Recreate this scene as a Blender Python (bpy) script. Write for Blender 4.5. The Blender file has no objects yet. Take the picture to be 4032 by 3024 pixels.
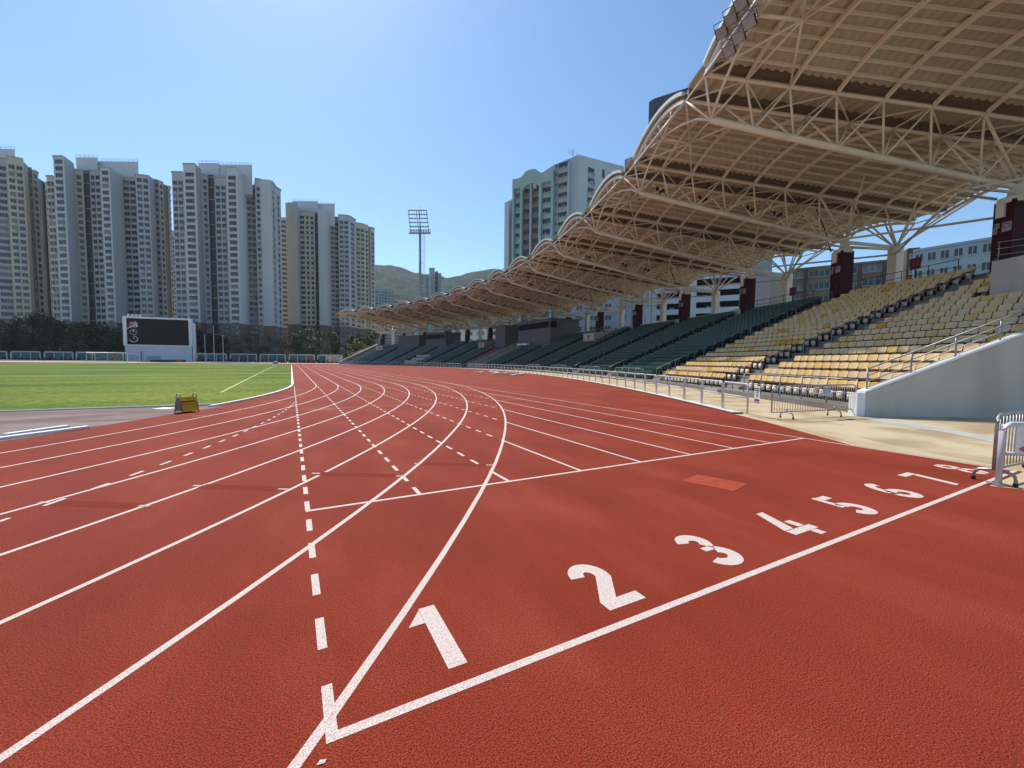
import bpy, bmesh, math, random
from mathutils import Vector, Matrix
random.seed(7)
PI = math.pi
S = bpy.context.scene
COL = S.collection
sin, cos, atan2, hyp = math.sin, math.cos, math.atan2, math.hypot

# ------------------------------------------------------------------ camera
F, PITCH, ROLL, YAW, CAMH = 1615.47, .0559, .0103, .4933, 1.627
fw = Vector((sin(YAW)*cos(PITCH), cos(YAW)*cos(PITCH), -sin(PITCH)))
rt0 = Vector((cos(YAW), -sin(YAW), 0)); up0 = rt0.cross(fw)
rt = rt0*cos(ROLL)+up0*sin(ROLL); up = -rt0*sin(ROLL)+up0*cos(ROLL)
cam_d = bpy.data.cameras.new('camera'); cam = bpy.data.objects.new('camera', cam_d)
COL.objects.link(cam); S.camera = cam
cam_d.lens = 36*F/4032; cam_d.sensor_width = 36; cam_d.clip_end = 9000; cam_d.clip_start = .05
m = Matrix((rt, up, -fw)).transposed().to_4x4(); m.translation = (0, 0, CAMH)
cam.matrix_world = m
FH = Vector((sin(YAW), cos(YAW), 0))

def at(px, py, d):
    """world point seen at photo pixel (px,py), d metres ahead of the camera"""
    v = fw + rt*((px-2016)/F) - up*((py-1512)/F)
    return Vector((0, 0, CAMH)) + v*(d/v.dot(FH))
def gp(px, py, z=0.):
    v = fw + rt*((px-2016)/F) - up*((py-1512)/F)
    return Vector((0, 0, CAMH)) + v*((z-CAMH)/v.z)

# ------------------------------------------------------------------ materials
def N(nt, t, **k):
    n = nt.nodes.new(t)
    for a, b in k.items(): setattr(n, a, b)
    return n
def mat(name, col, rough=.6, var=.12, scale=3., bump=0., bscale=40., metal=0., spec=.4, col2=None, thr=None, stretch=None, alpha=None):
    M = bpy.data.materials.new(name); M.use_nodes = True; nt = M.node_tree
    b = nt.nodes['Principled BSDF']
    b.inputs['Roughness'].default_value = rough; b.inputs['Metallic'].default_value = metal
    b.inputs['Specular IOR Level'].default_value = spec
    tc = N(nt, 'ShaderNodeTexCoord'); src = tc.outputs['Object']
    if stretch:
        mp = N(nt, 'ShaderNodeMapping'); mp.inputs['Scale'].default_value = stretch
        nt.links.new(src, mp.inputs[0]); src = mp.outputs[0]
    nz = N(nt, 'ShaderNodeTexNoise'); nz.inputs['Scale'].default_value = scale; nz.inputs['Detail'].default_value = 5
    nt.links.new(src, nz.inputs['Vector'])
    cr = N(nt, 'ShaderNodeValToRGB')
    c2 = col2 if col2 else tuple(min(1, c*(1+var)) for c in col)
    c1 = col if col2 else tuple(c*(1-var) for c in col)
    a, e = thr if thr else (.3, .7)
    cr.color_ramp.elements[0].position = a; cr.color_ramp.elements[1].position = e
    cr.color_ramp.elements[0].color = (*c1, 1); cr.color_ramp.elements[1].color = (*c2, 1)
    nt.links.new(nz.outputs['Fac'], cr.inputs[0]); nt.links.new(cr.outputs[0], b.inputs['Base Color'])
    if bump:
        n2 = N(nt, 'ShaderNodeTexNoise'); n2.inputs['Scale'].default_value = bscale; n2.inputs['Detail'].default_value = 3
        nt.links.new(src, n2.inputs['Vector'])
        bp = N(nt, 'ShaderNodeBump'); bp.inputs['Strength'].default_value = bump; bp.inputs['Distance'].default_value = .02
        nt.links.new(n2.outputs['Fac'], bp.inputs['Height']); nt.links.new(bp.outputs[0], b.inputs['Normal'])
    return M

def track_mat(name, base, dark, light):
    M = bpy.data.materials.new(name); M.use_nodes = True; nt = M.node_tree; L = nt.links.new
    b = nt.nodes['Principled BSDF']; b.inputs['Roughness'].default_value = .78; b.inputs['Specular IOR Level'].default_value = .1
    b.inputs['Sheen Weight'].default_value = .03; b.inputs['Sheen Roughness'].default_value = .5
    b.inputs['Sheen Tint'].default_value = (1, .8, .75, 1)
    tc = N(nt, 'ShaderNodeTexCoord')
    big = N(nt, 'ShaderNodeTexNoise'); big.inputs['Scale'].default_value = .55; big.inputs['Detail'].default_value = 6; big.inputs['Roughness'].default_value = .6
    mp = N(nt, 'ShaderNodeMapping'); mp.inputs['Scale'].default_value = (1.6, .7, 1)
    gr = N(nt, 'ShaderNodeTexVoronoi'); gr.inputs['Scale'].default_value = 170
    fine = N(nt, 'ShaderNodeTexNoise'); fine.inputs['Scale'].default_value = 125; fine.inputs['Detail'].default_value = 3
    for x in (gr, fine): L(tc.outputs['Object'], x.inputs['Vector'])
    L(tc.outputs['Object'], mp.inputs[0]); L(mp.outputs[0], big.inputs['Vector'])
    r1 = N(nt, 'ShaderNodeValToRGB'); e = r1.color_ramp.elements
    e[0].position = .33; e[0].color = (*dark, 1); e[1].position = .69; e[1].color = (*light, 1)
    k = e.new(.5); k.color = (*base, 1)
    L(big.outputs['Fac'], r1.inputs[0])
    r2 = N(nt, 'ShaderNodeValToRGB'); r2.color_ramp.elements[0].position = .34; r2.color_ramp.elements[1].position = .62
    r2.color_ramp.elements[0].color = (.36, .30, .30, 1); r2.color_ramp.elements[1].color = (1.28, 1.22, 1.2, 1)
    L(fine.outputs['Fac'], r2.inputs[0])
    mx = N(nt, 'ShaderNodeMix', data_type='RGBA', blend_type='MULTIPLY'); mx.inputs[0].default_value = 1.
    L(r1.outputs[0], mx.inputs[6]); L(r2.outputs[0], mx.inputs[7]); L(mx.outputs[2], b.inputs['Base Color'])
    ad = N(nt, 'ShaderNodeMath', operation='ADD'); L(gr.outputs['Distance'], ad.inputs[0]); L(fine.outputs['Fac'], ad.inputs[1])
    bp = N(nt, 'ShaderNodeBump'); bp.inputs['Strength'].default_value = .8; bp.inputs['Distance'].default_value = .005
    L(ad.outputs[0], bp.inputs['Height']); L(bp.outputs[0], b.inputs['Normal'])
    return M

def grass_mat():
    M = bpy.data.materials.new('grass'); M.use_nodes = True; nt = M.node_tree; L = nt.links.new
    b = nt.nodes['Principled BSDF']; b.inputs['Roughness'].default_value = .85; b.inputs['Specular IOR Level'].default_value = .08
    tc = N(nt, 'ShaderNodeTexCoord')
    mp = N(nt, 'ShaderNodeMapping'); mp.inputs['Scale'].default_value = (.05, .16, 1); mp.inputs['Rotation'].default_value = (0, 0, -.45)
    L(tc.outputs['Object'], mp.inputs[0])
    a = N(nt, 'ShaderNodeTexNoise'); a.inputs['Scale'].default_value = 1.; a.inputs['Detail'].default_value = 5; L(mp.outputs[0], a.inputs['Vector'])
    f = N(nt, 'ShaderNodeTexNoise'); f.inputs['Scale'].default_value = 22; f.inputs['Detail'].default_value = 6; L(tc.outputs['Object'], f.inputs['Vector'])
    r = N(nt, 'ShaderNodeValToRGB'); e = r.color_ramp.elements
    e[0].position = .38; e[0].color = (.05, .10, .008, 1); e[1].position = .62; e[1].color = (.145, .18, .013, 1)
    k = e.new(.5); k.color = (.092, .14, .010, 1)
    L(a.outputs['Fac'], r.inputs[0])
    f2 = N(nt, 'ShaderNodeTexNoise'); f2.inputs['Scale'].default_value = 3.2; f2.inputs['Detail'].default_value = 8; f2.inputs['Roughness'].default_value = .75; L(tc.outputs['Object'], f2.inputs['Vector'])
    r2 = N(nt, 'ShaderNodeValToRGB'); r2.color_ramp.elements[0].position = .36; r2.color_ramp.elements[1].position = .64
    r2.color_ramp.elements[0].color = (.55, .6, .5, 1); r2.color_ramp.elements[1].color = (1.75, 1.6, 2.8, 1)
    L(f2.outputs['Fac'], r2.inputs[0])
    mx = N(nt, 'ShaderNodeMix', data_type='RGBA', blend_type='MULTIPLY'); mx.inputs[0].default_value = 1.
    L(r.outputs[0], mx.inputs[6]); L(r2.outputs[0], mx.inputs[7]); L(mx.outputs[2], b.inputs['Base Color'])
    bp = N(nt, 'ShaderNodeBump'); bp.inputs['Strength'].default_value = .5; bp.inputs['Distance'].default_value = .03
    L(f.outputs['Fac'], bp.inputs['Height']); L(bp.outputs[0], b.inputs['Normal'])
    return M

m_track = track_mat('track_rubber', (.275, .038, .0155), (.23, .031, .0125), (.33, .058, .029))
m_trackp = track_mat('track_patch', (.43, .078, .036), (.40, .07, .032), (.46, .088, .042))
m_dzone = mat('worn_track', (.125, .058, .046), .8, scale=.5, col2=(.20, .15, .13), thr=(.42, .62), bump=.4, bscale=60, stretch=(.6, 2., 1))
m_grass = grass_mat()
m_line = mat('line_paint', (.42, .22, .17), .75, scale=170, col2=(.68, .60, .54), thr=(.35, .54), bump=.4, bscale=160)
m_faint = mat('faint_paint', (.42, .13, .1), .75, scale=60, col2=(.62, .34, .29), thr=(.3, .6))
m_dark = mat('dark_track_mark', (.15, .025, .013), .9, scale=45, col2=(.26, .037, .016), thr=(.35, .62), bump=.6, bscale=120, spec=.1)
m_pave = mat('concrete_pavement', (.35, .255, .14), .8, scale=.7, col2=(.52, .41, .26), thr=(.36, .56), bump=.25, bscale=30)
m_pave2 = mat('stained_pavement', (.42, .32, .19), .8, scale=1.5, col2=(.50, .40, .25))
m_drain = mat('drain_strip', (.36, .36, .32), .7, scale=2., col2=(.48, .48, .43))
m_conc = mat('concrete', (.15, .14, .115), .85, scale=.8, col2=(.22, .205, .17), bump=.2)  # terrace concrete, darkened to carry the deep shade under the seats
m_step = mat('pale_step', (.36, .33, .27), .8, .12, 1.2)
m_white = mat('white_paint', (.74, .74, .73), .5, .05, 1.5)
m_wall = mat('painted_wall', (.45, .395, .33), .6, .05, .9, col2=(.53, .475, .41), thr=(.36, .6), stretch=(1, 1, .22))
m_kerb = mat('white_kerb', (.66, .65, .61), .55, .08, 2.)
m_black = mat('black_rubber', (.015, .015, .016), .6)
m_steel = mat('grey_steel', (.26, .26, .27), .4, .15, 5., metal=.4)
m_galv = mat('galvanised_steel', (.34, .33, .32), .42, .2, 9., metal=.6)
m_wsteel = mat('white_steel', (.56, .56, .58), .4, .05, 4.)
m_cream = mat('cream_steel', (.80, .745, .63), .5, .07, 1.5)
m_sheet = mat('cream_sheet', (.54, .495, .39), .55, .07, .8)
m_top = mat('pale_green_roof', (.60, .68, .62), .45, .06, 1.)
m_gutter = mat('brown_gutter', (.16, .12, .085), .6)
m_maroon = mat('maroon_tile', (.060, .009, .010), .6, .15, 3., spec=.2)
m_red = mat('sign_red', (.30, .03, .04), .5)
m_booth = mat('grey_booth', (.16, .15, .165), .7, .06, 1.)
m_glassd = mat('dark_glass', (.010, .010, .012), .4, .2, 1., spec=.12)
m_mint = mat('mint_wall', (.30, .41, .375), .7, .1, .12)
m_lamp = mat('lamp_glass', (.36, .38, .40), .2, .15, 4., spec=.4)

# ------------------------------------------------------------------ mesh helper
class MB:
    def __init__(s): s.v = []; s.f = []; s.m = []
    def add(s, vs, fs, mi=0):
        o = len(s.v); s.v += [tuple(p) for p in vs]
        for f in fs: s.f.append(tuple(i+o for i in f)); s.m.append(mi)
        return s
    def box(s, c, size, rz=0, mi=0, rx=0):
        x, y, z = (k/2 for k in size)
        P = [(-x,-y,-z),(x,-y,-z),(x,y,-z),(-x,y,-z),(-x,-y,z),(x,-y,z),(x,y,z),(-x,y,z)]
        R = Matrix.Rotation(rz, 3, 'Z') @ Matrix.Rotation(rx, 3, 'X')
        P = [R @ Vector(p)+Vector(c) for p in P]
        return s.add(P, [(0,3,2,1),(4,5,6,7),(0,1,5,4),(1,2,6,5),(2,3,7,6),(3,0,4,7)], mi)
    def tube(s, pts, r, n=8, mi=0, cap=True):
        pts = [Vector(p) for p in pts]; rings = []
        rs = r if isinstance(r, (list, tuple)) else [r]*len(pts)
        for i, p in enumerate(pts):
            t = (pts[min(i+1, len(pts)-1)]-pts[max(i-1, 0)]).normalized()
            a = Vector((0, 0, 1)) if abs(t.z) < .9 else Vector((1, 0, 0))
            u = t.cross(a).normalized(); w = t.cross(u)
            rings.append([p+(u*cos(2*PI*k/n)+w*sin(2*PI*k/n))*rs[i] for k in range(n)])
        V = [q for R in rings for q in R]; Fs = []
        for i in range(len(pts)-1):
            for k in range(n):
                k2 = (k+1) % n
                Fs.append((i*n+k, i*n+k2, (i+1)*n+k2, (i+1)*n+k))
        if cap: Fs.append(tuple(range(n))[::-1]); Fs.append(tuple((len(pts)-1)*n+k for k in range(n)))
        return s.add(V, Fs, mi)
    def poly(s, pts, z=None, mi=0):
        return s.add([(p[0], p[1], p[2] if z is None else z) for p in pts], [tuple(range(len(pts)))], mi)
    def strip(s, A, B, mi=0):
        n = len(A); return s.add(list(A)+list(B), [(i, i+1, n+i+1, n+i) for i in range(n-1)], mi)
    def prism(s, pts, z0, z1, mi=0):
        n = len(pts)
        V = [(p[0], p[1], z0) for p in pts]+[(p[0], p[1], z1) for p in pts]
        Fs = [(i, (i+1) % n, n+(i+1) % n, n+i) for i in range(n)]
        return s.add(V, Fs+[tuple(range(n, 2*n)), tuple(range(n))[::-1]], mi)
    def mesh(s, name, mats, smooth=False, fix=True):
        me = bpy.data.meshes.new(name); me.from_pydata(s.v, [], s.f)
        for q in (mats if isinstance(mats, (list, tuple)) else [mats]): me.materials.append(q)
        me.polygons.foreach_set('material_index', s.m)
        if smooth: me.polygons.foreach_set('use_smooth', [True]*len(s.f))
        if fix:
            bm = bmesh.new(); bm.from_mesh(me); bmesh.ops.recalc_face_normals(bm, faces=bm.faces); bm.to_mesh(me); bm.free()
        me.update(); return me
    def obj(s, name, mats, parent=None, smooth=False, fix=True):
        return link(name, s.mesh(name, mats, smooth, fix), parent)
def link(name, data, parent=None):
    o = bpy.data.objects.new(name, data); COL.objects.link(o)
    if parent: o.parent = parent
    return o
def empty(name, loc=(0, 0, 0), rz=0):
    o = bpy.data.objects.new(name, None); COL.objects.link(o); o.location = loc; o.rotation_euler.z = rz
    o.empty_display_size = .2
    return o
def tag(o, label=None, cat=None, group=None, kind=None):
    for k, v in (('label', label), ('category', cat), ('group', group), ('kind', kind)):
        if v: o[k] = v
    return o
def dup(o, parent=None, **k):
    c = o.copy(); COL.objects.link(c); c.parent = parent
    for a, b in k.items(): setattr(c, a, b)
    return c
def dup_tree(o, loc, rz, label=None, group=None, scale=None):
    c = dup(o, None, location=loc); c.rotation_euler = (0, 0, rz)
    if scale: c.scale = scale
    if label: c['label'] = label
    if group: c['group'] = group
    for ch in o.children:
        d = dup(ch, c)
        for g in ch.children: dup(g, d)
    return c
def text_mesh(txt, size, align='CENTER', bold=0.):
    cu = bpy.data.curves.new('lettering', 'FONT'); cu.body = txt; cu.size = size
    cu.align_x = align; cu.align_y = 'CENTER'; cu.offset = bold; cu.extrude = .002
    o = bpy.data.objects.new('lettering', cu); COL.objects.link(o)
    dg = bpy.context.evaluated_depsgraph_get(); dg.update()
    me = bpy.data.meshes.new_from_object(o.evaluated_get(dg))
    bpy.data.objects.remove(o); return me
def circ(t, k): t = t % (2*PI); return cos(t), sin(t)
ORD = ['front', 'second', 'third', 'fourth', 'fifth', 'sixth', 'seventh', 'eighth', 'ninth', 'tenth', 'eleventh', 'twelfth',
       'thirteenth', 'fourteenth', 'fifteenth', 'sixteenth', 'seventeenth', 'eighteenth', 'nineteenth', 'twentieth']
NUM = ['first']+ORD[1:]

# ------------------------------------------------------------------ world and sun
EL, AZ = math.radians(52), math.radians(-2.)
w = bpy.data.worlds.new('World'); S.world = w; w.use_nodes = True; nt = w.node_tree
sky = N(nt, 'ShaderNodeTexSky', sky_type='NISHITA'); sky.sun_disc = False
sky.sun_elevation = EL; sky.sun_rotation = AZ; sky.altitude = 0; sky.air_density = 1.; sky.dust_density = .35; sky.ozone_density = 2.
bg = nt.nodes['Background']; bg.inputs[1].default_value = .135
tint = N(nt, 'ShaderNodeMix', data_type='RGBA', blend_type='MULTIPLY'); tint.inputs[0].default_value = 1.; tint.inputs[7].default_value = (.80, .98, 1.08, 1)
nt.links.new(sky.outputs[0], tint.inputs[6]); nt.links.new(tint.outputs[2], bg.inputs[0])
sd = bpy.data.lights.new('sun', 'SUN'); sd.energy = 4.6; sd.angle = math.radians(.53); sd.color = (1, .95, .87)
so = bpy.data.objects.new('sun', sd); COL.objects.link(so)
sv = Vector((sin(AZ)*cos(EL), cos(AZ)*cos(EL), sin(EL)))
so.rotation_euler = sv.to_track_quat('Z', 'Y').to_euler()
S.view_settings.view_transform = 'Standard'; S.view_settings.look = 'None'; S.view_settings.gamma = 1
S.view_settings.exposure = 0.22
S.cycles.max_bounces = 8; S.cycles.diffuse_bounces = 5

# ------------------------------------------------------------------ stand polar frame
C = Vector((-110.682, 78.4585, 0)); T0, DT = -.5122045, .0698553
def TH(i): return T0+DT*i
def pp(r, i, z=0., t=0.):
    a = TH(i); return Vector((C.x+r*cos(a)-t*sin(a), C.y+r*sin(a)+t*cos(a), z))
def arc(r, i0, i1, n=40): return [pp(r, i0+(i1-i0)*k/n) for k in range(n+1)]

# ------------------------------------------------------------------ ground
g = MB(); g.poly([(-5000, -800), (5000, -800), (5000, 8000), (-5000, 8000)], -.03)
tag(g.obj('ground', mat('bare_ground', (.20, .18, .14), .9, .2, .02)), kind='structure')
pv = MB(); pv.poly([(-170, -30), (70, -30), (70, 260), (-170, 260)], -.008)
tag(pv.obj('pavement', m_pave), kind='structure')
X0, R0, YC, YF = .1265, 35.0, 29.4, 113.8
XC = X0-R0
def lanew(a):      # lane width in the bend, a = angle from the straight
    return 1.22-.035*min(1, max(0, a/.5))
def bend(k, a, near=True):      # point on lane line k
    r = R0+lanew(a)*k
    return (XC+r*cos(a), YC-r*sin(a)) if near else (XC+r*cos(a), YF+r*sin(a))
# red surface
red = [tuple(p)[:2] for p in arc(141.85, -.27, 15.05, 140)]
red = [p for p in red if not (1.75 < p[1] < 4.05)]
i0 = next(i for i, p in enumerate(red) if p[1] > 3)
red[i0:i0] = [(8.33, 1.78), (9.96, 1.78), (9.96, 3.98)]
low = [tuple(p)[:2] for p in arc(141.85, -1.6, -.28, 40) if p.y < 1.72]
red = low+red
red += [(10.2, 160), (-80, 160), (-80, -30)]
tr = MB(); tr.poly(red, 0.)
bm = bmesh.new(); me = tr.mesh('running_track', m_track); bm.from_mesh(me); bmesh.ops.triangulate(bm, faces=bm.faces); bm.to_mesh(me); bm.free()
tag(link('running_track', me), kind='structure')
# worn semicircle apron between grass and kerb line
dz = MB(); dz.poly([bend(0, a) for a in [k*.05 for k in range(8, 30)]]+[(-30, 17.3), (-2.4, 17.3), (-2.05, 16.6)], .004)
me = dz.mesh('worn_apron', m_dzone); bm = bmesh.new(); bm.from_mesh(me); bmesh.ops.triangulate(bm, faces=bm.faces); bm.to_mesh(me); bm.free()
tag(link('worn_apron', me), kind='structure')
# grass infield
gpts = [(-69, 17.36), (-2.15, 17.36)]+[(XC+(R0-.16)*cos(a), YC-(R0-.16)*sin(a)) for a in [.33-k*.03 for k in range(12)]]
gpts += [(X0-.16, YC), (X0-.16, YF)]+[(XC+(R0-.16)*cos(a), YF+(R0-.16)*sin(a)) for a in [k*PI/32 for k in range(33)]]
gr = MB(); gr.poly(gpts, .012)
me = gr.mesh('grass_infield', m_grass); bm = bmesh.new(); bm.from_mesh(me); bmesh.ops.triangulate(bm, faces=bm.faces); bm.to_mesh(me); bm.free()
tag(link('grass_infield', me), kind='structure')
pm = MB()   # white pitch line on the grass
p0, p1 = gp(1095, 1432), gp(640, 1640)
A = gp(1092, 1434, .012); B_ = gp(870, 1545, .012); d = (B_-A).normalized(); nrm = Vector((-d.y, d.x, 0))*.06
pm.poly([A+nrm, B_+nrm, B_-nrm, A-nrm], .017)
A = gp(1092, 1434, .012); B_ = Vector((-60, A.y, 0)); pm.poly([A+Vector((0, .06, 0)), B_+Vector((0, .06, 0)), B_-Vector((0, .06, 0)), A-Vector((0, .06, 0))], .0165)
tag(pm.obj('pitch_lines', mat('pitch_paint', (.28, .36, .10), .8, .1, 3., col2=(.46, .52, .25))), kind='structure')
# painted lines
ln = MB(); W_ = .05; Z1 = .001
def seg(a, b, w=W_, z=Z1, mb=ln):
    a = Vector((*a[:2], 0)); b = Vector((*b[:2], 0)); d = (b-a).normalized(); n = Vector((-d.y, d.x, 0))*w/2
    mb.poly([a+n, a-n, b-n, b+n], z)
def path(pts, w=W_, z=Z1, mb=ln):
    L, R = [], []
    for i, p in enumerate(pts):
        a = Vector((*pts[max(i-1, 0)], 0)); b = Vector((*pts[min(i+1, len(pts)-1)], 0)); d = (b-a).normalized(); n = Vector((-d.y, d.x, 0))*w/2
        L.append((p[0]+n.x, p[1]+n.y, z)); R.append((p[0]-n.x, p[1]-n.y, z))
    mb.strip(L, R)
for k in range(1, 9):
    pts = [(X0+1.22*k, YF+8-q*4) for q in range(0, 23)]
    pts = [p for p in pts if p[1] > YC]+[bend(k, a) for a in [q*.018 for q in range(0, 100)]]
    path(pts)
    path([(X0+1.22*k, YF)]+[(XC+(R0+1.22*k)*cos(a), YF+(R0+1.22*k)*sin(a)) for a in [q*.03 for q in range(1, 105)]])
seg((X0-.025, 1.84), (9.93, 1.84), .05, .0016); seg((X0-.02, 4.83), (9.91, 4.83), .05, .0016)
def inside(x, y):
    if y >= YC: return True
    a = atan2(YC-y, x-XC); return hyp(x-XC, y-YC) < R0+lanew(a)*8-.1
y = 1.85
while y < 27.6:
    seg((X0, y), (X0, min(y+.31, 27.6)), .05, .002); y += .6
for k in range(1, 8):
    x = X0+1.22*k; y = 4.84
    while y < 29:
        if inside(x, y+.3):
            if inside(x, y): seg((x, y), (x, y+.3), .05, .002)
            y += .6
        else: y += .02; 
    # solid part outside the bend
    ys = [q*.05 for q in range(97, 588) if not inside(x, q*.05)]
    ys = [q for q in ys if not inside(x-.03, q-.12)]
    if ys and k >= 2: seg((x, max(ys[0], 4.84)), (x, ys[-1]-.12), .05, .002)
    if k == 2: pass
seg((X0+2.44, 4.84), (X0+2.44, 5.42), .05, .0024)
seg((X0+9.76, 1.84), (X0+9.76, YF), .05, .0018)
# breakline dashes curving inwards
bp_ = [(-2.62, 5.7), (-2.55, 5.86), (-2.35, 6.4), (-2.13, 6.95), (-1.93, 7.5), (-1.74, 8.02), (-1.4, 9.1), (-1.05, 10.35), (-.62, 12.2), (-.3, 14.), (-.08, 15.6), (.08, 17.4)]
acc = 0.; cur = []
for (a, b) in zip(bp_[:-1], bp_[1:]):
    L_ = hyp(b[0]-a[0], b[1]-a[1]); n = max(1, int(L_/.02))
    for q in range(n): cur.append((a[0]+(b[0]-a[0])*q/n, a[1]+(b[1]-a[1])*q/n))
q = 0
while q+14 < len(cur): path(cur[q:q+14:3], .05, .0028); q += 29
tag(ln.obj('track_lines', m_line, fix=False), kind='structure')
fl = MB()
for yy, xs in ((14.66, (-.1, 9.9)), (23.95, (.2, 9.8))):
    for q in range(20):
        a = xs[0]+(xs[1]-xs[0])*q/20; b = xs[0]+(xs[1]-xs[0])*(q+1)/20
        seg((a, yy+.06*a*(yy < 20)), (b, yy+.06*b*(yy < 20)), .035, .0026, fl)
seg((-2.45, 14.2), (-1.9, 14.35), .04, .0026, fl); seg((-1.6, 15.6), (-1., 15.75), .04, .0026, fl); seg((.6, 14.45), (1.2, 14.5), .045, .0026, fl)
tag(fl.obj('faint_lines', m_faint, fix=False), kind='structure')
dm = MB(); dt_ = MB()
for (a, b) in (((-2.4, 6.38), (-1.5, 5.82)), ((-1.03, 6.38), (-.17, 5.82)), ((.33, 6.36), (1.27, 5.76)), ((1.78, 6.28), (2.65, 5.76))):
    seg(a, b, .17, .0014, dm)
    for q, e in ((a, -1), (b, 1)):
        d = Vector((b[0]-a[0], b[1]-a[1], 0)).normalized()
        seg((q[0], q[1]), (q[0]+d.x*.12*e, q[1]+d.y*.12*e), .045, .003, dt_)
tag(dm.obj('start_marks', m_dark, fix=False), kind='structure')
tag(dt_.obj('start_mark_ends', mat('tag_paint', (.42, .40, .30), .8, .1, 20.), fix=False), kind='structure')
pt = MB(); pt.poly([(4.7, 3.8), (5.2, 3.92), (5.42, 3.3), (4.93, 3.18)], .0035)
tag(pt.obj('track_patch', m_trackp), kind='structure')
q_ = gp(1266, 3003); sp_ = MB(); sp_.poly([(q_.x-.02, q_.y-.006), (q_.x+.012, q_.y-.01), (q_.x+.02, q_.y+.005), (q_.x-.005, q_.y+.012)], .0035); tag(sp_.obj('paint_spot', m_line), kind='structure')
# stencilled lane numbers (unit glyphs: x across, y up)
def ring(cx, cy, rx, ry, a0, a1, th, n=14):
    o = [(cx+rx*cos(math.radians(a0+(a1-a0)*k/n)), cy+ry*sin(math.radians(a0+(a1-a0)*k/n))) for k in range(n+1)]
    i = [(cx+(rx-th)*cos(math.radians(a0+(a1-a0)*k/n)), cy+(ry-th)*sin(math.radians(a0+(a1-a0)*k/n))) for k in range(n+1)]
    return ('s', o, i)
TH_ = .125
GL = {
 1: [('p', [(.17, 0), (.285, 0), (.285, .59), (.17, .59)]), ('p', [(.06, .43), (.168, .43), (.168, .575)])],
 2: [ring(.22, .40, .17, .19, 172, -18, TH_), ('p', [(.05, .10), (.205, .10), (.384, .338), (.262, .382)]), ('p', [(.05, 0), (.40, 0), (.40, .10), (.05, .10)])],
 3: [ring(.21, .43, .17, .165, 165, -62, .12), ring(.21, .165, .19, .17, 62, -165, .12), ('p', [(.16, .265), (.29, .265), (.29, .33), (.16, .33)])],
 4: [('p', [(.265, .0), (.37, .0), (.37, .095), (.265, .095)]), ('p', [(.0, .10), (.44, .10), (.44, .19), (.0, .19)]), ('p', [(.0, .20), (.16, .20), (.34, .60), (.22, .60)]), ('p', [(.265, .20), (.37, .20), (.37, .34), (.265, .34)])],
 5: [ring(.20, .19, .185, .19, 118, -160, TH_), ('p', [(.07, .27), (.165, .27), (.17, .60), (.09, .60)]), ('p', [(.175, .49), (.37, .49), (.37, .59), (.175, .59)])],
 6: [ring(.20, .175, .19, .18, 168, 500, .115), ring(.25, .21, .24, .385, 172, 62, .115)],
 7: [('p', [(.0, .49), (.38, .49), (.38, .59), (.0, .59)]), ('p', [(.09, 0), (.215, 0), (.38, .48), (.255, .48)])],
 8: [ring(.19, .155, .185, .165, -80, 80, .1), ring(.19, .155, .185, .165, 100, 260, .1), ring(.19, .44, .16, .15, -80, 80, .095), ring(.19, .44, .16, .15, 100, 260, .095)],
}
for k in range(1, 9):
    gm = MB(); ox = X0+1.22*(k-1)+.42; oy = 1.98; sx = .92
    for sh in GL[k]:
        if sh[0] == 'p': gm.poly([(ox+x*sx, oy+y) for x, y in sh[1]], .0012)
        else: gm.strip([(ox+x*sx, oy+y, 0.0012) for x, y in sh[1]], [(ox+x*sx, oy+y, 0.0012) for x, y in sh[2]])
    tag(gm.obj('lane_number', m_line, fix=False), kind='structure')
# pavement stains and drain strip
st = MB(); st.poly([(9.97, 3.9), (9.97, 1.8), (10.2, 2.0), (10.4, 2.8), (10.75, 3.6), (11.8, 5.4), (11.5, 5.85), (10.5, 4.35)], -.004)
tag(st.obj('stained_pavement', m_pave2), kind='structure')
dr = MB(); dr.poly([(16.3, 6.15), (15.5, 5.95), (14.55, 5.1), (14.14, 3.87), (13.23, 2.77), (12.3, 1.2), (13.0, .9), (14.2, 2.97), (15.02, 4.11), (15.6, 5.1)], -.003)
tag(dr.obj('drain_strip', m_drain), kind='structure')
kx = MB(); # inner kerb, built as kerb stones
def kerb(a0, a1, straight=False):
    n = max(1, int(abs(a1-a0)*R0/1.0))
    for q in range(n):
        b0 = a0+(a1-a0)*(q+.02)/n; b1 = a0+(a1-a0)*(q+.98)/n
        P = [(XC+r*cos(b), YC-r*sin(b)) for r, b in ((R0-.16, b0), (R0-.02, b0), (R0-.02, b1), (R0-.16, b1))]
        kx.prism(P, .0, .062)
kerb(.375, 0)
for q in range(84): kx.box((X0-.09, YC+.5+q*1.004, .031), (.14, .98, .062))
for q in range(60):
    b0, b1 = PI*(q+.02)/60, PI*(q+.98)/60
    kx.prism([(XC+r*cos(b), YF+r*sin(b)) for r, b in ((R0-.16, b0), (R0-.02, b0), (R0-.02, b1), (R0-.16, b1))], 0, .062)
tag(kx.obj('track_kerb', m_kerb), 'white raised kerb curving along the inside lane beside the grass', 'kerb')
ke = MB(); ke.box((-18., 17.33, .03), (31.2, .06, .04))
tag(ke.obj('grass_edging', m_kerb), 'thin white edging strip between the grass and the worn red apron', 'edging')
def plank(name, a, b, w, h, label):
    a = Vector((*a, 0)); b = Vector((*b, 0)); c = (a+b)/2; d = b-a
    o = MB().box((0, 0, h/2), (d.length, w, h)).obj(name, m_white)
    o.location = c; o.rotation_euler.z = atan2(d.y, d.x); bv = o.modifiers.new('bevel', 'BEVEL'); bv.width = .012; bv.segments = 2
    tag(o, label, 'kerb rail')
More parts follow.
